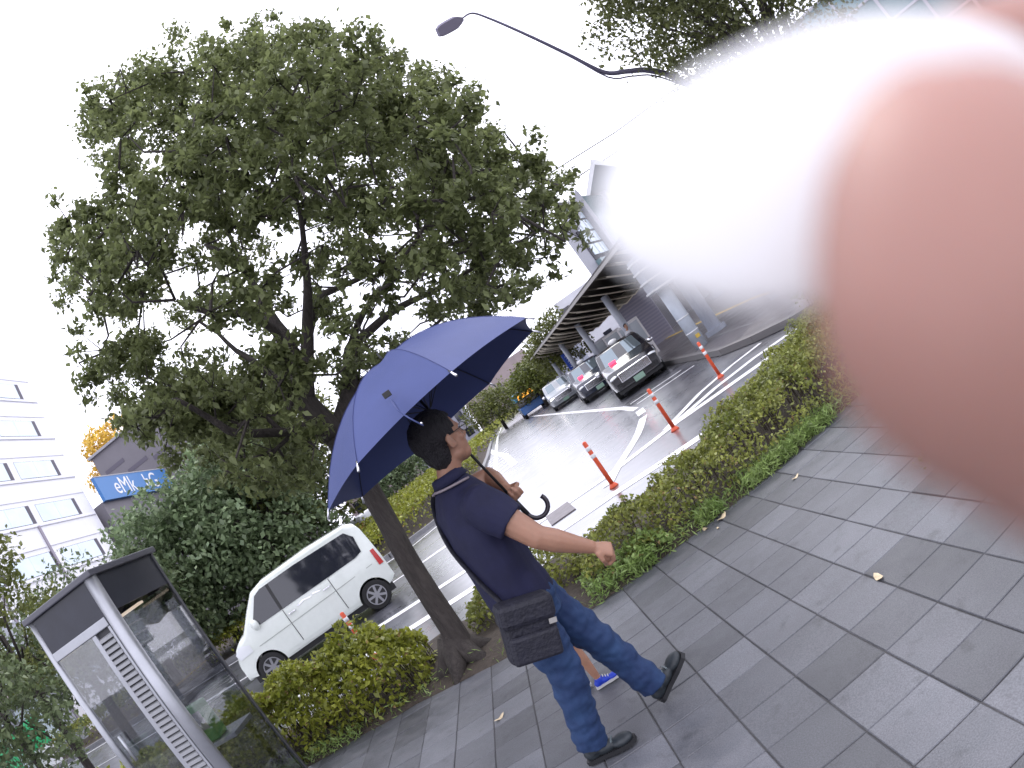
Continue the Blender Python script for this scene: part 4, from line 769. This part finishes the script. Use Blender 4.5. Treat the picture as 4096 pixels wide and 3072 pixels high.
# plaza paving right of the road with yellow tactile line
plz = mat('plaza_paving', (.115, .105, .11), rough=.28, rough2=.5, col2=(.15, .135, .14), vscale=1.5, bump=.1)
PP = [(5.9, 60), (5.75, 28), (5.75, 20.2), (5.35, 15.6), (5.2, 13.9), (5.4, 12.5), (5.75, 11.3), (6.6, 10.4), (8.5, 9.8), (60, 8), (60, 60)]
mb = MB(); mb.prism(PP[::-1], -.3, -.04); tag(mb.build('plaza', plz), kind='structure')
kb = MB(); 
for a, b in zip(PP[:9], PP[1:9]): kb.bar((*a, -.07), (*b, -.07), .16, .14)
tag(kb.build('plaza_kerb', mat('plaza_kerb', (.17, .16, .16), rough=.5)), kind='structure')
ty = mat('tactile_yellow', (.55, .38, .10), rough=.6, var=.1, vscale=3)
tag(strip([(9.3, 45), (9.5, 25), (9.4, 20), (8.6, 15.5), (8.9, 12)], .3, -.035).build('tactile_line', ty), kind='structure')
tag(strip([(6.6, 22), (6.5, 17), (6.4, 14.4)], .06, -.034).build('joint_line', mat('pale_line', (.3, .3, .3))), kind='structure')
GB = empty('glass_building', (26, 23, 0), 'white framed glass building at the top right corner behind the tree', 'building', rz=R_(-62))
MB().box(-14, 0, -.1, 14, 10, 9).build('wall', teal, GB)
for k in range(15): MB().box(-14+k*2-.08, -.12, 0, -14+k*2+.08, -.003, 9).build('mullion', stl, GB)
for k in range(6): MB().box(-14, -.10, 1.5+k*1.5, 14, -.004, 1.62+k*1.5).build('mullion', stl, GB)
# ------------------------------------------------------------------ street lamp, wires
lampm = mat('lamp_steel', (.12, .11, .17), rough=.4, metal=.3)
q = pel(33.6, -4.2, 14.4); LP = empty('street_lamp', (q.x, q.y, 0), 'tall curved street lamp arm with flat lamp head against the white sky', 'street lamp')
def rel(v): return v-Vector((q.x, q.y, 0))
arm = [pel(31.2, 13.5, 14.2), pel(29.6, 15.9, 14.0), pel(28.0, 17.0, 13.9), pel(26.4, 18.1, 13.8), pel(24.9, 21.2, 13.5), pel(23.2, 24.6, 13.1), pel(21.6, 27.5, 12.8), pel(20.7, 28.7, 12.6), pel(19.6, 28.85, 12.4)]
pts = [Vector((0, 0, 0)), Vector((0, 0, 1.5)), Vector((-.05, 0, 3.2))]+[rel(a) for a in arm]
sp = smooth_pts(pts, 5); LPr = list(np.interp(np.linspace(0, 1, len(sp)), [0, .3, .6, .85, 1], [.10, .07, .042, .024, .018]))
MB().tube(sp, LPr, 12).build('pole', lampm, LP, smooth=True)
MB().tube(smooth_pts([rel(a)+Vector((0, 0, -.14)) for a in arm[:4]]+[rel(arm[4])], 4), .018, 8).build('brace', lampm, LP, smooth=True)
h0, h1 = rel(pel(19.7, 28.8, 12.4)), rel(pel(17.1, 29.15, 11.9)); d_ = h1-h0
hm = MB(); n = 8; ww = [.04, .10, .135, .14, .14, .138, .135, .125, .09]; side_ = d_.cross(Vector((0, 0, 1))).normalized()
vd_ = (pel(18.4, 29, 12.1)-Vector((0, 0, EYE))).normalized(); side_ = (d_.cross(vd_).normalized()*.85+side_*.2).normalized(); nrm_ = d_.cross(side_).normalized()
for i in range(n+1):
    c_ = h0+d_*(i/n)
    for a, b in ((-1, -.3), (-.8, .5), (.8, .5), (1, -.3), (.8, -.6), (-.8, -.6)): hm.v.append(tuple(c_+side_*(a*ww[i])+nrm_*(b*.055)))
for i in range(n):
    for j in range(6): a = i*6+j; b = i*6+(j+1) % 6; hm.f.append((a, a+6, b+6, b))
hm.f.append(tuple(range(6))[::-1]); hm.f.append(tuple(n*6+j for j in range(6)))
hm.build('lamp_head', mat('lamp_head_grey', (.22, .20, .27), rough=.45), LP)
tag(MB().tube([pel(9, 14.9, 40), pel(16.97, 14.03, 40), pel(23.9, 13.55, 40), pel(40, 13, 40)], .034, 6).build('overhead_wire', blackp), 'thin upper overhead wire crossing the white sky above the station roof', 'wire')
tag(MB().tube([pel(12, 12.6, 40), pel(20.2, 12.35, 40), pel(22.3, 12.2, 40), pel(38, 11.6, 40)], .036, 6).build('overhead_wire', blackp), 'thin lower overhead wire just above the station roof edge', 'wire')
# ------------------------------------------------------------------ people
skin = mat('skin', (.36, .19, .125), rough=.5, var=.06, vscale=18, sss=.15, bump=.08, bscale=160)
def V(*a): return Vector(a)
def hand(mb, wrist, tip, palmn, s=1.0, curl=1.0, hold=None):
    """palm plus five bent fingers; palmn = palm normal (towards what is gripped)"""
    d = (tip-wrist).normalized(); nrm = (palmn-d*palmn.dot(d)).normalized(); w = d.cross(nrm)
    mb.tube([wrist-d*.02, wrist+d*.02, wrist+d*.05*s, wrist+d*.082*s], [.026*s, .030*s, .040*s, .041*s], 12, ell=[.85, .7, .45, .42], side=w)
    k0 = wrist+d*.078*s
    for i, (off, ln, r) in enumerate(((-.031, .030, .0092), (-.010, .034, .0096), (.011, .032, .0092), (.030, .026, .0082))):
        p0 = k0+w*off*s; L = ln*s; a1, a2, a3 = 1.0*curl, 1.9*curl, 2.7*curl
        dr = lambda a: d*math.cos(a)+nrm*math.sin(a)
        p1 = p0+dr(a1)*L*1.15; p2 = p1+dr(a2)*L*.9; p3 = p2+dr(a3)*L*.65
        mb.tube([p0-d*.02*s, p0, p1], [r*s*1.1]*3, 8); mb.tube([p0+dr(a1)*L*.9, p1, p2], [r*s]*3, 8); mb.tube([p1, p2, p3], [r*s, r*s*.95, r*s*.75], 8)
        for p in (p0, p1, p2): mb.ball(p, r*s*1.08, 8, 6)
        mb.ball(p3, r*s*.8, 8, 6)
    t0 = wrist+d*.02*s-w*.028*s; t1 = t0+(d*.6-w*.5+nrm*.5).normalized()*.038*s; t2 = t1+(d*.6+w*.25+nrm*.7).normalized()*.03*s; t3 = t2+(d*.3+w*.7+nrm*.5).normalized()*.024*s
    mb.tube([t0, t1, t2, t3], [.014*s, .0115*s, .010*s, .008*s], 8); mb.ball(t3, .0085*s, 8, 6)
def head(mb, c, f, up, s=1.0):
    f = f.normalized(); l = up.cross(f).normalized(); u = f.cross(l).normalized(); Mx = Matrix((f, l, u)).transposed()
    P = lambda a, b, z: c+(f*a+l*b+u*z)*s
    mb.ball(P(-.008, 0, .030), .1*s, 20, 14, (.98, .76, .92), Mx); mb.ball(P(.028, 0, -.03), .08*s, 16, 12, (.84, .74, 1.0), Mx)
    mb.ball(P(.052, 0, -.078), .045*s, 14, 10, (.85, 1.0, .75), Mx); mb.ball(P(.015, 0, -.068), .06*s, 14, 10, (1.0, .92, .6), Mx)
    mb.tube([P(.086, 0, .02), P(.103, 0, -.018), P(.092, 0, -.034)], [.009*s, .016*s, .012*s], 8); mb.ball(P(.078, 0, .028), .03*s, 10, 8, (.6, 1.6, .5), Mx)
    mb.ball(P(.085, 0, -.055), .02*s, 10, 8, (.5, 1.2, .35), Mx); mb.ball(P(.083, 0, -.066), .018*s, 10, 8, (.5, 1.2, .35), Mx)
    for sg_ in (1, -1):
        e = P(-.008, sg_*.078, -.012); mb.ball(e, .031*s, 12, 10, (.62, .30, 1.05), Matrix.Rotation(sg_*-.35, 3, u) @ Mx); mb.ball(P(.000, sg_*.074, -.03), .014*s, 8, 6)
        mb.ball(P(.055, sg_*.04, -.02), .03*s, 10, 8, (.7, .8, .7), Mx)
    return P, Mx
def wr(amp, f1, f2, seed=0):
    def fn(co, nn):
        return amp*(noise.noise(Vector((co.x*f1, co.y*f1, co.z*f2+seed)))+.5*noise.noise(Vector((co.x*f1*2.3, co.y*f1*2.3, co.z*f2*2.1+seed))))
    return fn
def person(label, joints, cols, facing, headf, s=1.0, voxel=.006, group=None, collar=True, loc=None, handsL=None, handsR=None, shorts=False):
    J = {k: Vector(v) for k, v in joints.items()}
    o0 = Vector((J['pelvis'].x, J['pelvis'].y, 0)); J = {k: v-o0 for k, v in J.items()}
    if loc is None: loc = o0
    t = empty('person', loc, label, 'person', group)
    f = Vector((math.cos(facing), math.sin(facing), 0)); l = Vector((-f.y, f.x, 0)); up = Vector((0, 0, 1))
    mb = MB(); TR = [('pelvis', .155, .80), ('waist', .150, .85), ('chest', .165, .82), ('uchest', .165, .70)]
    mb.tube([J['pelvis']-up*.08*s]+[J[k] for k, _, _ in TR]+[J['uchest']*.4+J['neck']*.6, J['neck']], [.13*s]+[r*s for _, r, _ in TR]+[.11*s, .055*s], 20, ell=[.8]+[e for _, _, e in TR]+[.7, 1], side=l)
    hf = Vector((math.cos(headf), math.sin(headf), 0)); hup = (J['head']-J['neck']).normalized()*.35+up
    mb.tube([J['neck']-up*.05*s, J['neck'], J['head']-up*.04*s], [.062*s, .056*s, .056*s], 14)
    hs_, s = s, s*cols.get('hs', 1); P, Mx = head(mb, J['head'], hf, hup, s); s = hs_
    for sd_ in 'LR':
        mb.ball(J['sh'+sd_], .062*s, 12, 10)
        a, e, w = J['sh'+sd_], J['el'+sd_], J['wr'+sd_]
        mb.tube([a, a*.5+e*.5, e], [.062*s, .060*s, .050*s], 12); mb.ball(e, .050*s, 12, 8)
        mb.tube([e, e*.68+w*.32, w*.9+e*.1, w], [.049*s, .050*s, .031*s, .028*s], 12)
        hand(mb, w, J['ha'+sd_], J.get('pn'+sd_, -l), s)
        h, k, n_ = J['hip'+sd_], J['kn'+sd_], J['an'+sd_]
        mb.tube([h, h*.5+k*.5, k], [.09*s, .078*s, .056*s], 12); mb.ball(k, .056*s, 12, 8); mb.tube([k, k*.7+n_*.3, n_], [.054*s, .056*s, .034*s], 12)
        mb.tube([n_, J['toe'+sd_]*.35+n_*.65-up*.03*s], [.034*s, .028*s], 10)
    body = remeshed('body', mb, skin, t, voxel, 3)
    # shirt
    sh = MB(); sh.tube([J['pelvis']+up*.0*s]+[J['pelvis']*.5+J['waist']*.5, J['waist'], J['chest'], J['uchest'], J['uchest']*.45+J['neck']*.55, J['neck']+up*.0*s], [.172*s, .172*s, .168*s, .18*s, .182*s, .13*s, .075*s], 24, ell=[.84, .86, .86, .85, .74, .78, .95], side=l)
    for sd_ in 'LR':
        a, e = J['sh'+sd_], J['el'+sd_]; sh.ball(a, .078*s, 14, 10); sh.tube([J['uchest']*.5+a*.5, a, a*.45+e*.55], [.09*s, .086*s, .078*s], 16)
    shirt = remeshed('shirt', sh, cols['shirt'], t, voxel*1.15, 5, wr(.015*s, 8, 3.2, 3))
    if collar:
        cmb = MB(); n = 22; c0 = J['neck']+up*.012*s
        for i in range(n+1):
            a = .25+(2*math.pi-.5)*i/n; dv = hf*math.cos(a)+Vector((-hf.y, hf.x, 0))*math.sin(a)
            cmb.v += [tuple(c0+dv*.066*s-up*.02*s), tuple(c0+dv*.064*s+up*.026*s), tuple(c0+dv*.072*s+up*.024*s), tuple(c0+dv*.086*s-up*.018*s)]
        for i in range(n):
            for j in range(4): a = i*4+j; b = i*4+(j+1) % 4; cmb.f.append((a, a+4, b+4, b))
        cmb.build('collar', cols['shirt'], t, smooth=True)
    # trousers
    tr = MB(); tr.tube([J['pelvis']-up*.10*s, J['pelvis'], J['pelvis']+up*.07*s], [.14*s, .168*s, .165*s], 20, ell=[.85, .84, .84], side=l)
    for sd_ in 'LR':
        h, k, n_ = J['hip'+sd_], J['kn'+sd_], J['an'+sd_]
        if shorts: tr.tube([h, h*.5+k*.5, h*.15+k*.85], [.10*s, .095*s, .09*s], 16)
        else:
            tr.tube([h+up*.02, h*.5+k*.5, k, k*.5+n_*.5, n_+(k-n_).normalized()*.0], [.108*s, .097*s, .082*s, .075*s, .078*s], 16); tr.ball(k, .08*s, 12, 8)
    remeshed('trousers', tr, cols['trousers'], t, voxel*1.1, 4, wr(.013*s, 10, 15, 8))
    for sd_ in 'LR':
        n_, to = J['an'+sd_], J['toe'+sd_]; d = (to-n_); heel = Vector((n_.x, n_.y, n_.z))-d.normalized()*.035*s
        dn = Vector((d.x, d.y, 0)).normalized(); pitch = math.atan2(to.z-(n_.z-.07*s), Vector((d.x, d.y)).length); u2 = (up*math.cos(pitch)-dn*math.sin(pitch)); fwd = (dn*math.cos(pitch)+up*math.sin(pitch)); sdv = u2.cross(fwd)
        base = n_-u2*.075*s; sm_ = MB()
        X = Matrix((fwd, sdv, u2)).transposed()
        sm_.ball(base-fwd*.02*s+u2*.035*s, .048*s, 14, 10, (1, .78, .85), X); sm_.ball(base+fwd*.05*s+u2*.034*s, .05*s, 14, 10, (1.3, .78, .72), X); sm_.ball(base+fwd*.135*s+u2*.028*s, .05*s, 14, 10, (1.15, .95, .6), X); sm_.tube([base+u2*.04*s, n_+u2*.01], [.045*s, .042*s], 12)
        so = remeshed('shoe', sm_, cols['shoe'], t, .005, 3)
        sl = MB(); pts = [(-.068, .030), (-.05, .040), (.03, .038), (.10, .047), (.17, .042), (.195, .02)]
        poly = [(a*s, b*s) for a, b in pts]+[(a*s, -b*s) for a, b in pts[::-1]]
        Xm = X.to_4x4(); Xm.translation = base-u2*.004*s; sl.prism(poly, -.006*s, .018*s, Xm); sl.build('sole', cols.get('sole', blackp), so)
        if 'trim' in cols: lm_ = MB(); [lm_.bar(base+fwd*(.05+.022*q)*s+u2*(.082-.013*q)*s-sdv*.026*s, base+fwd*(.05+.022*q)*s+u2*(.082-.013*q)*s+sdv*.026*s, .007*s, .008*s) for q in range(4)]; lm_.build('laces', cols['trim'], so)
    # hair
    hm_ = MB(); c = J['head']
    s = s*cols.get('hs', 1); hm_.ball(P(-.016, 0, .042), .107*s, 20, 14, (1.0, .80, .93), Mx); hm_.ball(P(-.045, 0, -.018), .078*s, 16, 12, (.72, .88, 1.05), Mx)
    hair = remeshed('hair', hm_, cols['hair'], t, .006, 3, wr(.0045*s, 55, 22, 1))
    me = hair.data; bm_ = bmesh.new(); bm_.from_mesh(me); kill = []
    fl, ll, ul = Mx.col[0], Mx.col[1], Mx.col[2]
    for fc_ in bm_.faces:
        q_ = fc_.calc_center_median()-c; a, b, z = q_.dot(fl)/s, q_.dot(ll)/s, q_.dot(ul)/s
        if (a > .050 and z < .075) or (a > -.022 and z < .012) or (a > .03 and z < .03): kill.append(fc_)
    bmesh.ops.delete(bm_, geom=kill, context='FACES'); bm_.to_mesh(me); bm_.free()
    return t, J, P, o0
navy = mat('navy_polo', (.008, .009, .040), rough=.8, var=.18, vscale=10, bump=.25, bscale=350); jeans = mat('denim', (.008, .024, .085), rough=.8, col2=(.022, .058, .15), vscale=6, bump=.3, bscale=420)
hairm = mat('black_hair', (.006, .004, .007), rough=.55, var=.3, vscale=60, bump=.8, bscale=220, stretch=(1, 1, .35))
MJ = dict(pelvis=(-.28, 2.90, .88), waist=(-.285, 2.89, 1.03), chest=(-.265, 2.88, 1.24), uchest=(-.255, 2.88, 1.375), neck=(-.245, 2.875, 1.50), head=(-.180, 2.87, 1.657),
    shR=(-.190, 2.72, 1.365), elR=(-.072, 2.665, 1.125), wrR=(.085, 2.69, .955), haR=(.16, 2.70, .885), pnR=(-.35, .55, -.7),
    shL=(-.325, 3.05, 1.41), elL=(-.115, 3.18, 1.40), wrL=(-.075, 3.03, 1.325), haL=(-.045, 2.955, 1.235), pnL=(.1, -.9, .1),
    hipR=(-.305, 2.82, .84), knR=(-.325, 2.84, .49), anR=(-.445, 2.90, .095), toeR=(-.235, 2.845, .03),
    hipL=(-.245, 2.98, .84), knL=(-.125, 3.0, .48), anL=(-.045, 3.02, .125), toeL=(.13, 3.06, .155))
for k in ('pnR', 'pnL'): MJ[k] = tuple(Vector(MJ[k])+Vector((MJ['pelvis'][0], MJ['pelvis'][1], 0)))
man, J, P, O0 = person('man in navy polo shirt and jeans walking right under a blue umbrella', MJ, dict(hs=1.09, shirt=navy, trousers=jeans, shoe=mat('dark_shoe', (.022, .028, .034), rough=.5, var=.3, vscale=30), hair=hairm, trim=mat('shoe_lace', (.14, .17, .18))), R_(24), R_(32), voxel=.0055)
gl_ = MB(); 
for sg_ in (1, -1):
    c0 = P(.100, sg_*.034, .008); f_, l_, u_ = (P(1, 0, 0)-P(0, 0, 0)), (P(0, 1, 0)-P(0, 0, 0)), (P(0, 0, 1)-P(0, 0, 0))
    for q in range(14):
        a, b = q*2*math.pi/14, (q+1)*2*math.pi/14; gl_.tube([c0+l_*math.cos(a)*.026+u_*math.sin(a)*.019, c0+l_*math.cos(b)*.026+u_*math.sin(b)*.019], .0017, 5)
    gl_.tube([P(.100, sg_*.062, .012), P(.0, sg_*.079, .010)], .0018, 5)
gl_.tube([P(.102, -.008, .012), P(.102, .008, .012)], .0017, 5); gl_.build('glasses', blackp, man)
for sg_ in (1, -1):
    gg = MB(); gg.tube([P(.0995, sg_*.034, .008), P(.1005, sg_*.034, .008)], .024, 14, ell=[.78, .78], side=(0, 0, 1)); gg.build('lens', glass_mat('lens_glass', (.97, .97, .98), .1), man)
c0 = J['neck']+V(0, 0, .004); st = MB(); pts = []
for i in range(17):
    a = R_(32)+R_(70)+R_(220)*i/16; pts.append(c0+V(math.cos(a)*.094, math.sin(a)*.094, -.010-.022*abs(i-8)/8))
st.tube(pts, .006, 6, ell=[1.6]*17, side=(0, 0, 1)); st.build('neck_strap', mat('beige_strap', (.26, .22, .24), rough=.7), man, smooth=True)
# shoulder bag on the right hip
bagm = mat('bag_nylon', (.012, .012, .022), rough=.65, var=.3, vscale=14, bump=.4, bscale=60)
BA = empty('shoulder_bag', (-.318, 2.685, .83), 'black nylon shoulder bag hanging at the hip of the walking man', 'bag', rz=R_(8)); BA.rotation_euler = (R_(3), R_(20), R_(12))
bmb = MB(); bmb.box(-.115, -.045, -.145, .115, .055, .12)
o = bmb.build('body', bagm, BA, bevel=.035); o.modifiers['bevel'].segments = 4
o = MB().box(-.105, -.075, -.135, .105, -.045, -.01).build('front_pocket', bagm, BA, bevel=.02); o = MB().box(-.12, -.062, .02, .12, .06, .132).build('flap', bagm, BA, bevel=.025)
MB().box(.075, -.0665, .005, .108, -.062, .027).build('metal_badge', mat('badge', (.5, .48, .45), rough=.3, metal=.5), BA)
sb = MB(); loc = Vector((-.318, 2.685, .83))
sp_ = smooth_pts([(-.35-loc.x, 2.715-loc.y, .96-loc.z), (-.385-loc.x, 2.76-loc.y, 1.12-loc.z), (-.405-loc.x, 2.83-loc.y, 1.28-loc.z), (-.38-loc.x, 2.92-loc.y, 1.43-loc.z), (-.33-loc.x, 2.985-loc.y, 1.485-loc.z), (-.24-loc.x, 3.02-loc.y, 1.46-loc.z)], 5)
inv = BA.rotation_euler.to_matrix().transposed(); sb.tube([inv @ p for p in sp_], .004, 6, ell=[4.5]*len(sp_), side=inv @ V(1, -.6, 0)); sb.build('strap', bagm, BA, smooth=True)
# child behind the man (only a shin and a blue shoe show)
CJ = {}; bx, by = -.33, 3.66; sc = .60
base = dict(pelvis=(0, 0, .92), waist=(0, 0, 1.07), chest=(.01, 0, 1.26), uchest=(.01, 0, 1.40), neck=(.02, 0, 1.51), head=(.05, 0, 1.67), shR=(0, -.18, 1.40), elR=(-.06, -.22, 1.13), wrR=(-.02, -.22, .90), haR=(0, -.22, .82), shL=(0, .18, 1.40), elL=(.0, .22, 1.13), wrL=(.08, .2, .92), haL=(.12, .2, .84), hipR=(0, -.09, .88), knR=(.06, -.09, .48), anR=(.07, -.08, .10), toeR=(.24, -.09, .03), hipL=(0, .09, .88), knL=(-.05, .09, .49), anL=(-.2, .09, .14), toeL=(-.02, .09, .03), pnR=(0, 1, 0), pnL=(0, -1, 0))
CJ = {k: (bx+v[0]*sc, by+v[1]*sc, v[2]*sc) for k, v in base.items()}
person('child in blue sneakers with bare shins, hidden behind the walking man', CJ, dict(shirt=navy, trousers=jeans, shoe=mat('blue_shoe', (.01, .04, .42), rough=.5), sole=mat('white_sole', (.5, .5, .5)), hair=hairm, trim=mat('white_sole', (.5, .5, .5))), R_(5), R_(5), s=sc, voxel=.009, shorts=True)
for (az, D, c1, c2, fac, lab) in [(14.7, 24.6, (.45, .45, .48), (.05, .05, .07), -1.3, 'person in a pale top standing behind the bonnet of the black taxi'), (12.9, 37, (.25, .05, .06), (.04, .04, .05), -2.2, 'small distant person in a dark red top under the canopy')]:
    p = pol(az, D, -.05); PJ = {k: (p.x+v[0]*.96, p.y+v[1]*.96, v[2]*.96) for k, v in base.items()}
    pp, *_ = person(lab, PJ, dict(shirt=mat('s%g' % az, c1, rough=.8), trousers=mat('t%g' % az, c2, rough=.8), shoe=blackp, hair=hairm), fac, fac, s=.96, voxel=.016, collar=False); pp.location.z = -.06
# ------------------------------------------------------------------ the umbrella
UC = Vector((-.149, 3.023, 1.768)); un = Vector((-.1524, .0734, .9856)).normalized(); ua = Vector((0, 1, 0)).cross(un).normalized(); ub = un.cross(ua); UR, UH, PHI = .637, .345, -.507
hd_ = UC-un*.56
U = empty('umbrella', hd_, 'open navy blue umbrella with curved black handle held by the walking man', 'umbrella')
def up_(t, rho, zz): return UC-hd_+(ua*math.cos(t)+ub*math.sin(t))*rho+un*zz
def dome(x): return UH*(1-x**2.15)
cb_ = mat('umbrella_cloth', (.050, .070, .205), rough=.6, var=.05, vscale=5, bump=.12, bscale=500, trans=.02)
mb = MB(); NR = 14; NT = 10
for k in range(8):
    t0 = PHI-k*math.pi/4; i0 = len(mb.v)
    for i in range(NR+1):
        x = i/NR
        for j in range(NT+1):
            w = j/NT; t = t0-w*math.pi/4; bow = 4*w*(1-w)
            chord = math.cos(math.pi/8)/math.cos((w-.5)*math.pi/4)
            rho = UR*x*(1*(1-x*.75)+chord*(x*.75))*(1-.035*bow*x**6); zz = dome(x)-.018*bow*math.sin(math.pi*min(1, x*.95))+.012*bow*x**8
            mb.v.append(tuple(up_(t, rho, zz)))
    for i in range(NR):
        for j in range(NT): a = i0+i*(NT+1)+j; mb.f.append((a, a+1, a+NT+2, a+NT+1))
cn = mb.build('canopy', cb_, U, smooth=True)
for k in range(8):
    t = PHI-k*math.pi/4
    MB().tube([up_(t, UR*x, dome(x)-.006) for x in np.linspace(.03, 1.0, 12)], .0022, 5).build('rib', blackp, U, smooth=True)
    MB().tube([up_(t, UR*.0+.015, UH-.30), up_(t, UR*.5, dome(.5)-.01)], .0022, 5).build('stretcher', blackp, U, smooth=True)
    MB().tube([up_(t, UR*.985, dome(.985)), up_(t, UR*1.035, dome(1.035))], [.004, .0055], 8).build('rib_tip', chrome, U, smooth=True)
    MB().tube([up_(t+.004, UR*x, dome(x)+.002) for x in np.linspace(.04, .99, 12)], .0012, 4).build('seam', mat('umbrella_seam', (.03, .04, .16), rough=.7), U, smooth=True)
MB().tube([UC-hd_-un*.50, UC-hd_+un*(UH+.0)], .0065, 10).build('shaft', blackp, U, smooth=True)
MB().tube([UC-hd_+un*UH, UC-hd_+un*(UH+.055)], [.007, .004], 8).build('ferrule', blackp, U, smooth=True)
MB().tube([UC-hd_-un*.47, UC-hd_-un*.60], .0115, 12).build('grip', blackp, U, smooth=True)
h_ = [UC-hd_-un*.585]; e1 = (Vector((1, .1, 0))-un*Vector((1, .1, 0)).dot(un)).normalized(); cc = UC-hd_-un*.60+e1*.052
for i in range(13):
    a = math.pi+ (math.pi*1.12)*i/12; h_.append(cc+e1*.052*math.cos(a)+un*.052*math.sin(a))
MB().tube(h_, .011, 12).build('handle', mat('handle_black', (.02, .015, .025), rough=.25), U, smooth=True)
ts = PHI-1.47*math.pi/4
MB().tube([up_(ts, UR*.90, dome(.9)+.012), up_(ts, UR*.98, dome(.98)+.012), up_(ts+.02, UR*1.0, -.02), up_(ts+.05, UR*1.0, -.075)], .003, 6, ell=[5]*4, side=(1, 0, .3)).build('closing_strap', cb_, U, smooth=True)
MB().ball(up_(ts+.05, UR*1.002, -.065), .006, 8, 6).build('snap_button', chrome, U, smooth=True)
MB().box(-.016, -.004, -.012, .016, .004, .012, Matrix.Translation(up_(ts-.01, UR*.84, dome(.84)+.010))).build('strap_end', blackp, U, bevel=.002)
# ------------------------------------------------------------------ the photographer's hand right at the lens
def cf(px, py, dist):
    x, y = (px-2048)/2048, -(py-1536)/2048; r = math.hypot(x, y); th = .7582*r; k = math.sin(th)/r
    return Vector((0, 0, EYE))+(CAM_R*(x*k)+CAM_U*(y*k)+CAM_F*math.cos(th))*dist
fskin = mat('finger_skin', (.345, .185, .150), rough=.55, var=.08, vscale=30, sss=.3)
HD = Vector((0, 0, EYE))+CAM_R*.17+CAM_U*(-.16)+CAM_F*(-.02)
HN = empty('hand', HD, 'out-of-focus hand of the photographer with its fingertip blurred across the right of the picture', 'hand')
hb = MB(); L_ = lambda v: v-HD
t1 = cf(4030, 1170, .034); dfin = (CAM_R*.80-CAM_U*.42-CAM_F*.42).normalized()
hb.tube([L_(t1-dfin*.000), L_(t1+dfin*.02), L_(t1+dfin*.045), L_(t1+dfin*.075)], [.0100, .0108, .0112, .0125], 20, ell=[.95]*4); hb.ball(L_(t1), .0100, 20, 14); hb.ball(L_(cf(3915, 900, .0345)), .0084, 20, 14); hb.tube([L_(cf(3915, 900, .0345)), L_(cf(3915, 900, .0345)+dfin*.03)], [.0084, .0095], 16)
t2 = cf(3450, 600, .048); dfin2 = (CAM_R*.90+CAM_U*.28-CAM_F*.33).normalized()
k1, k2 = t1+dfin*.075, t2+dfin2*.085
hb.tube([L_(t2), L_(t2+dfin2*.03), L_(t2+dfin2*.06), L_(k2)], [.0078, .0092, .0100, .0105], 18); hb.ball(L_(t2), .0078, 18, 12)
wrist = HD; palm = (k1+k2)*.5
hb.tube([L_(wrist), L_(wrist*.6+k2*.4+CAM_R*.02), L_(k2+CAM_R*.015-CAM_U*.015)], [.028, .040, .030], 16, ell=[.75, .5, .45], side=CAM_F)
hb.tube([L_(k1), L_(k1*.5+wrist*.5+CAM_R*.01), L_(wrist)], [.0135, .019, .022], 12)
for i in range(3):
    a = k2+CAM_F*(-.021*(i+1))+CAM_R*.012-CAM_U*(.012+.006*i); b = a-CAM_R*.035+CAM_U*.012; c = b-CAM_R*.008-CAM_U*.026; d = c+CAM_R*.020-CAM_U*.006
    hb.tube([L_(a), L_(b)], [.0105, .0098], 10); hb.tube([L_(b), L_(c)], [.0098, .009], 10); hb.tube([L_(c), L_(d)], [.009, .0078], 10)
    for q in (b, c): hb.ball(L_(q), .0098, 10, 8)
fa = wrist+(CAM_U*-.75+CAM_R*.25-CAM_F*.55).normalized()*.24
hb.tube([L_(wrist), L_(wrist*.6+fa*.4), L_(fa)], [.026, .034, .042], 16)
remeshed('skin', hb, fskin, HN, .0022, 5)
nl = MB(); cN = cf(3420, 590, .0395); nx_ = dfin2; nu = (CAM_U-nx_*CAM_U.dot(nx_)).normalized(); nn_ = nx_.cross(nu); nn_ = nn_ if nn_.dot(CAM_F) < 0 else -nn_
nl.ball(L_(cN), .010, 22, 14, (1.55, .82, .14), Matrix((nx_, nu, nn_)).transposed())  # added white disc: blown-out light on the second finger, put into colour
nl.build('overexposed_patch', mat('overexposed_white', (.95, .95, .95), rough=.35, trans=.25), HN, smooth=True)
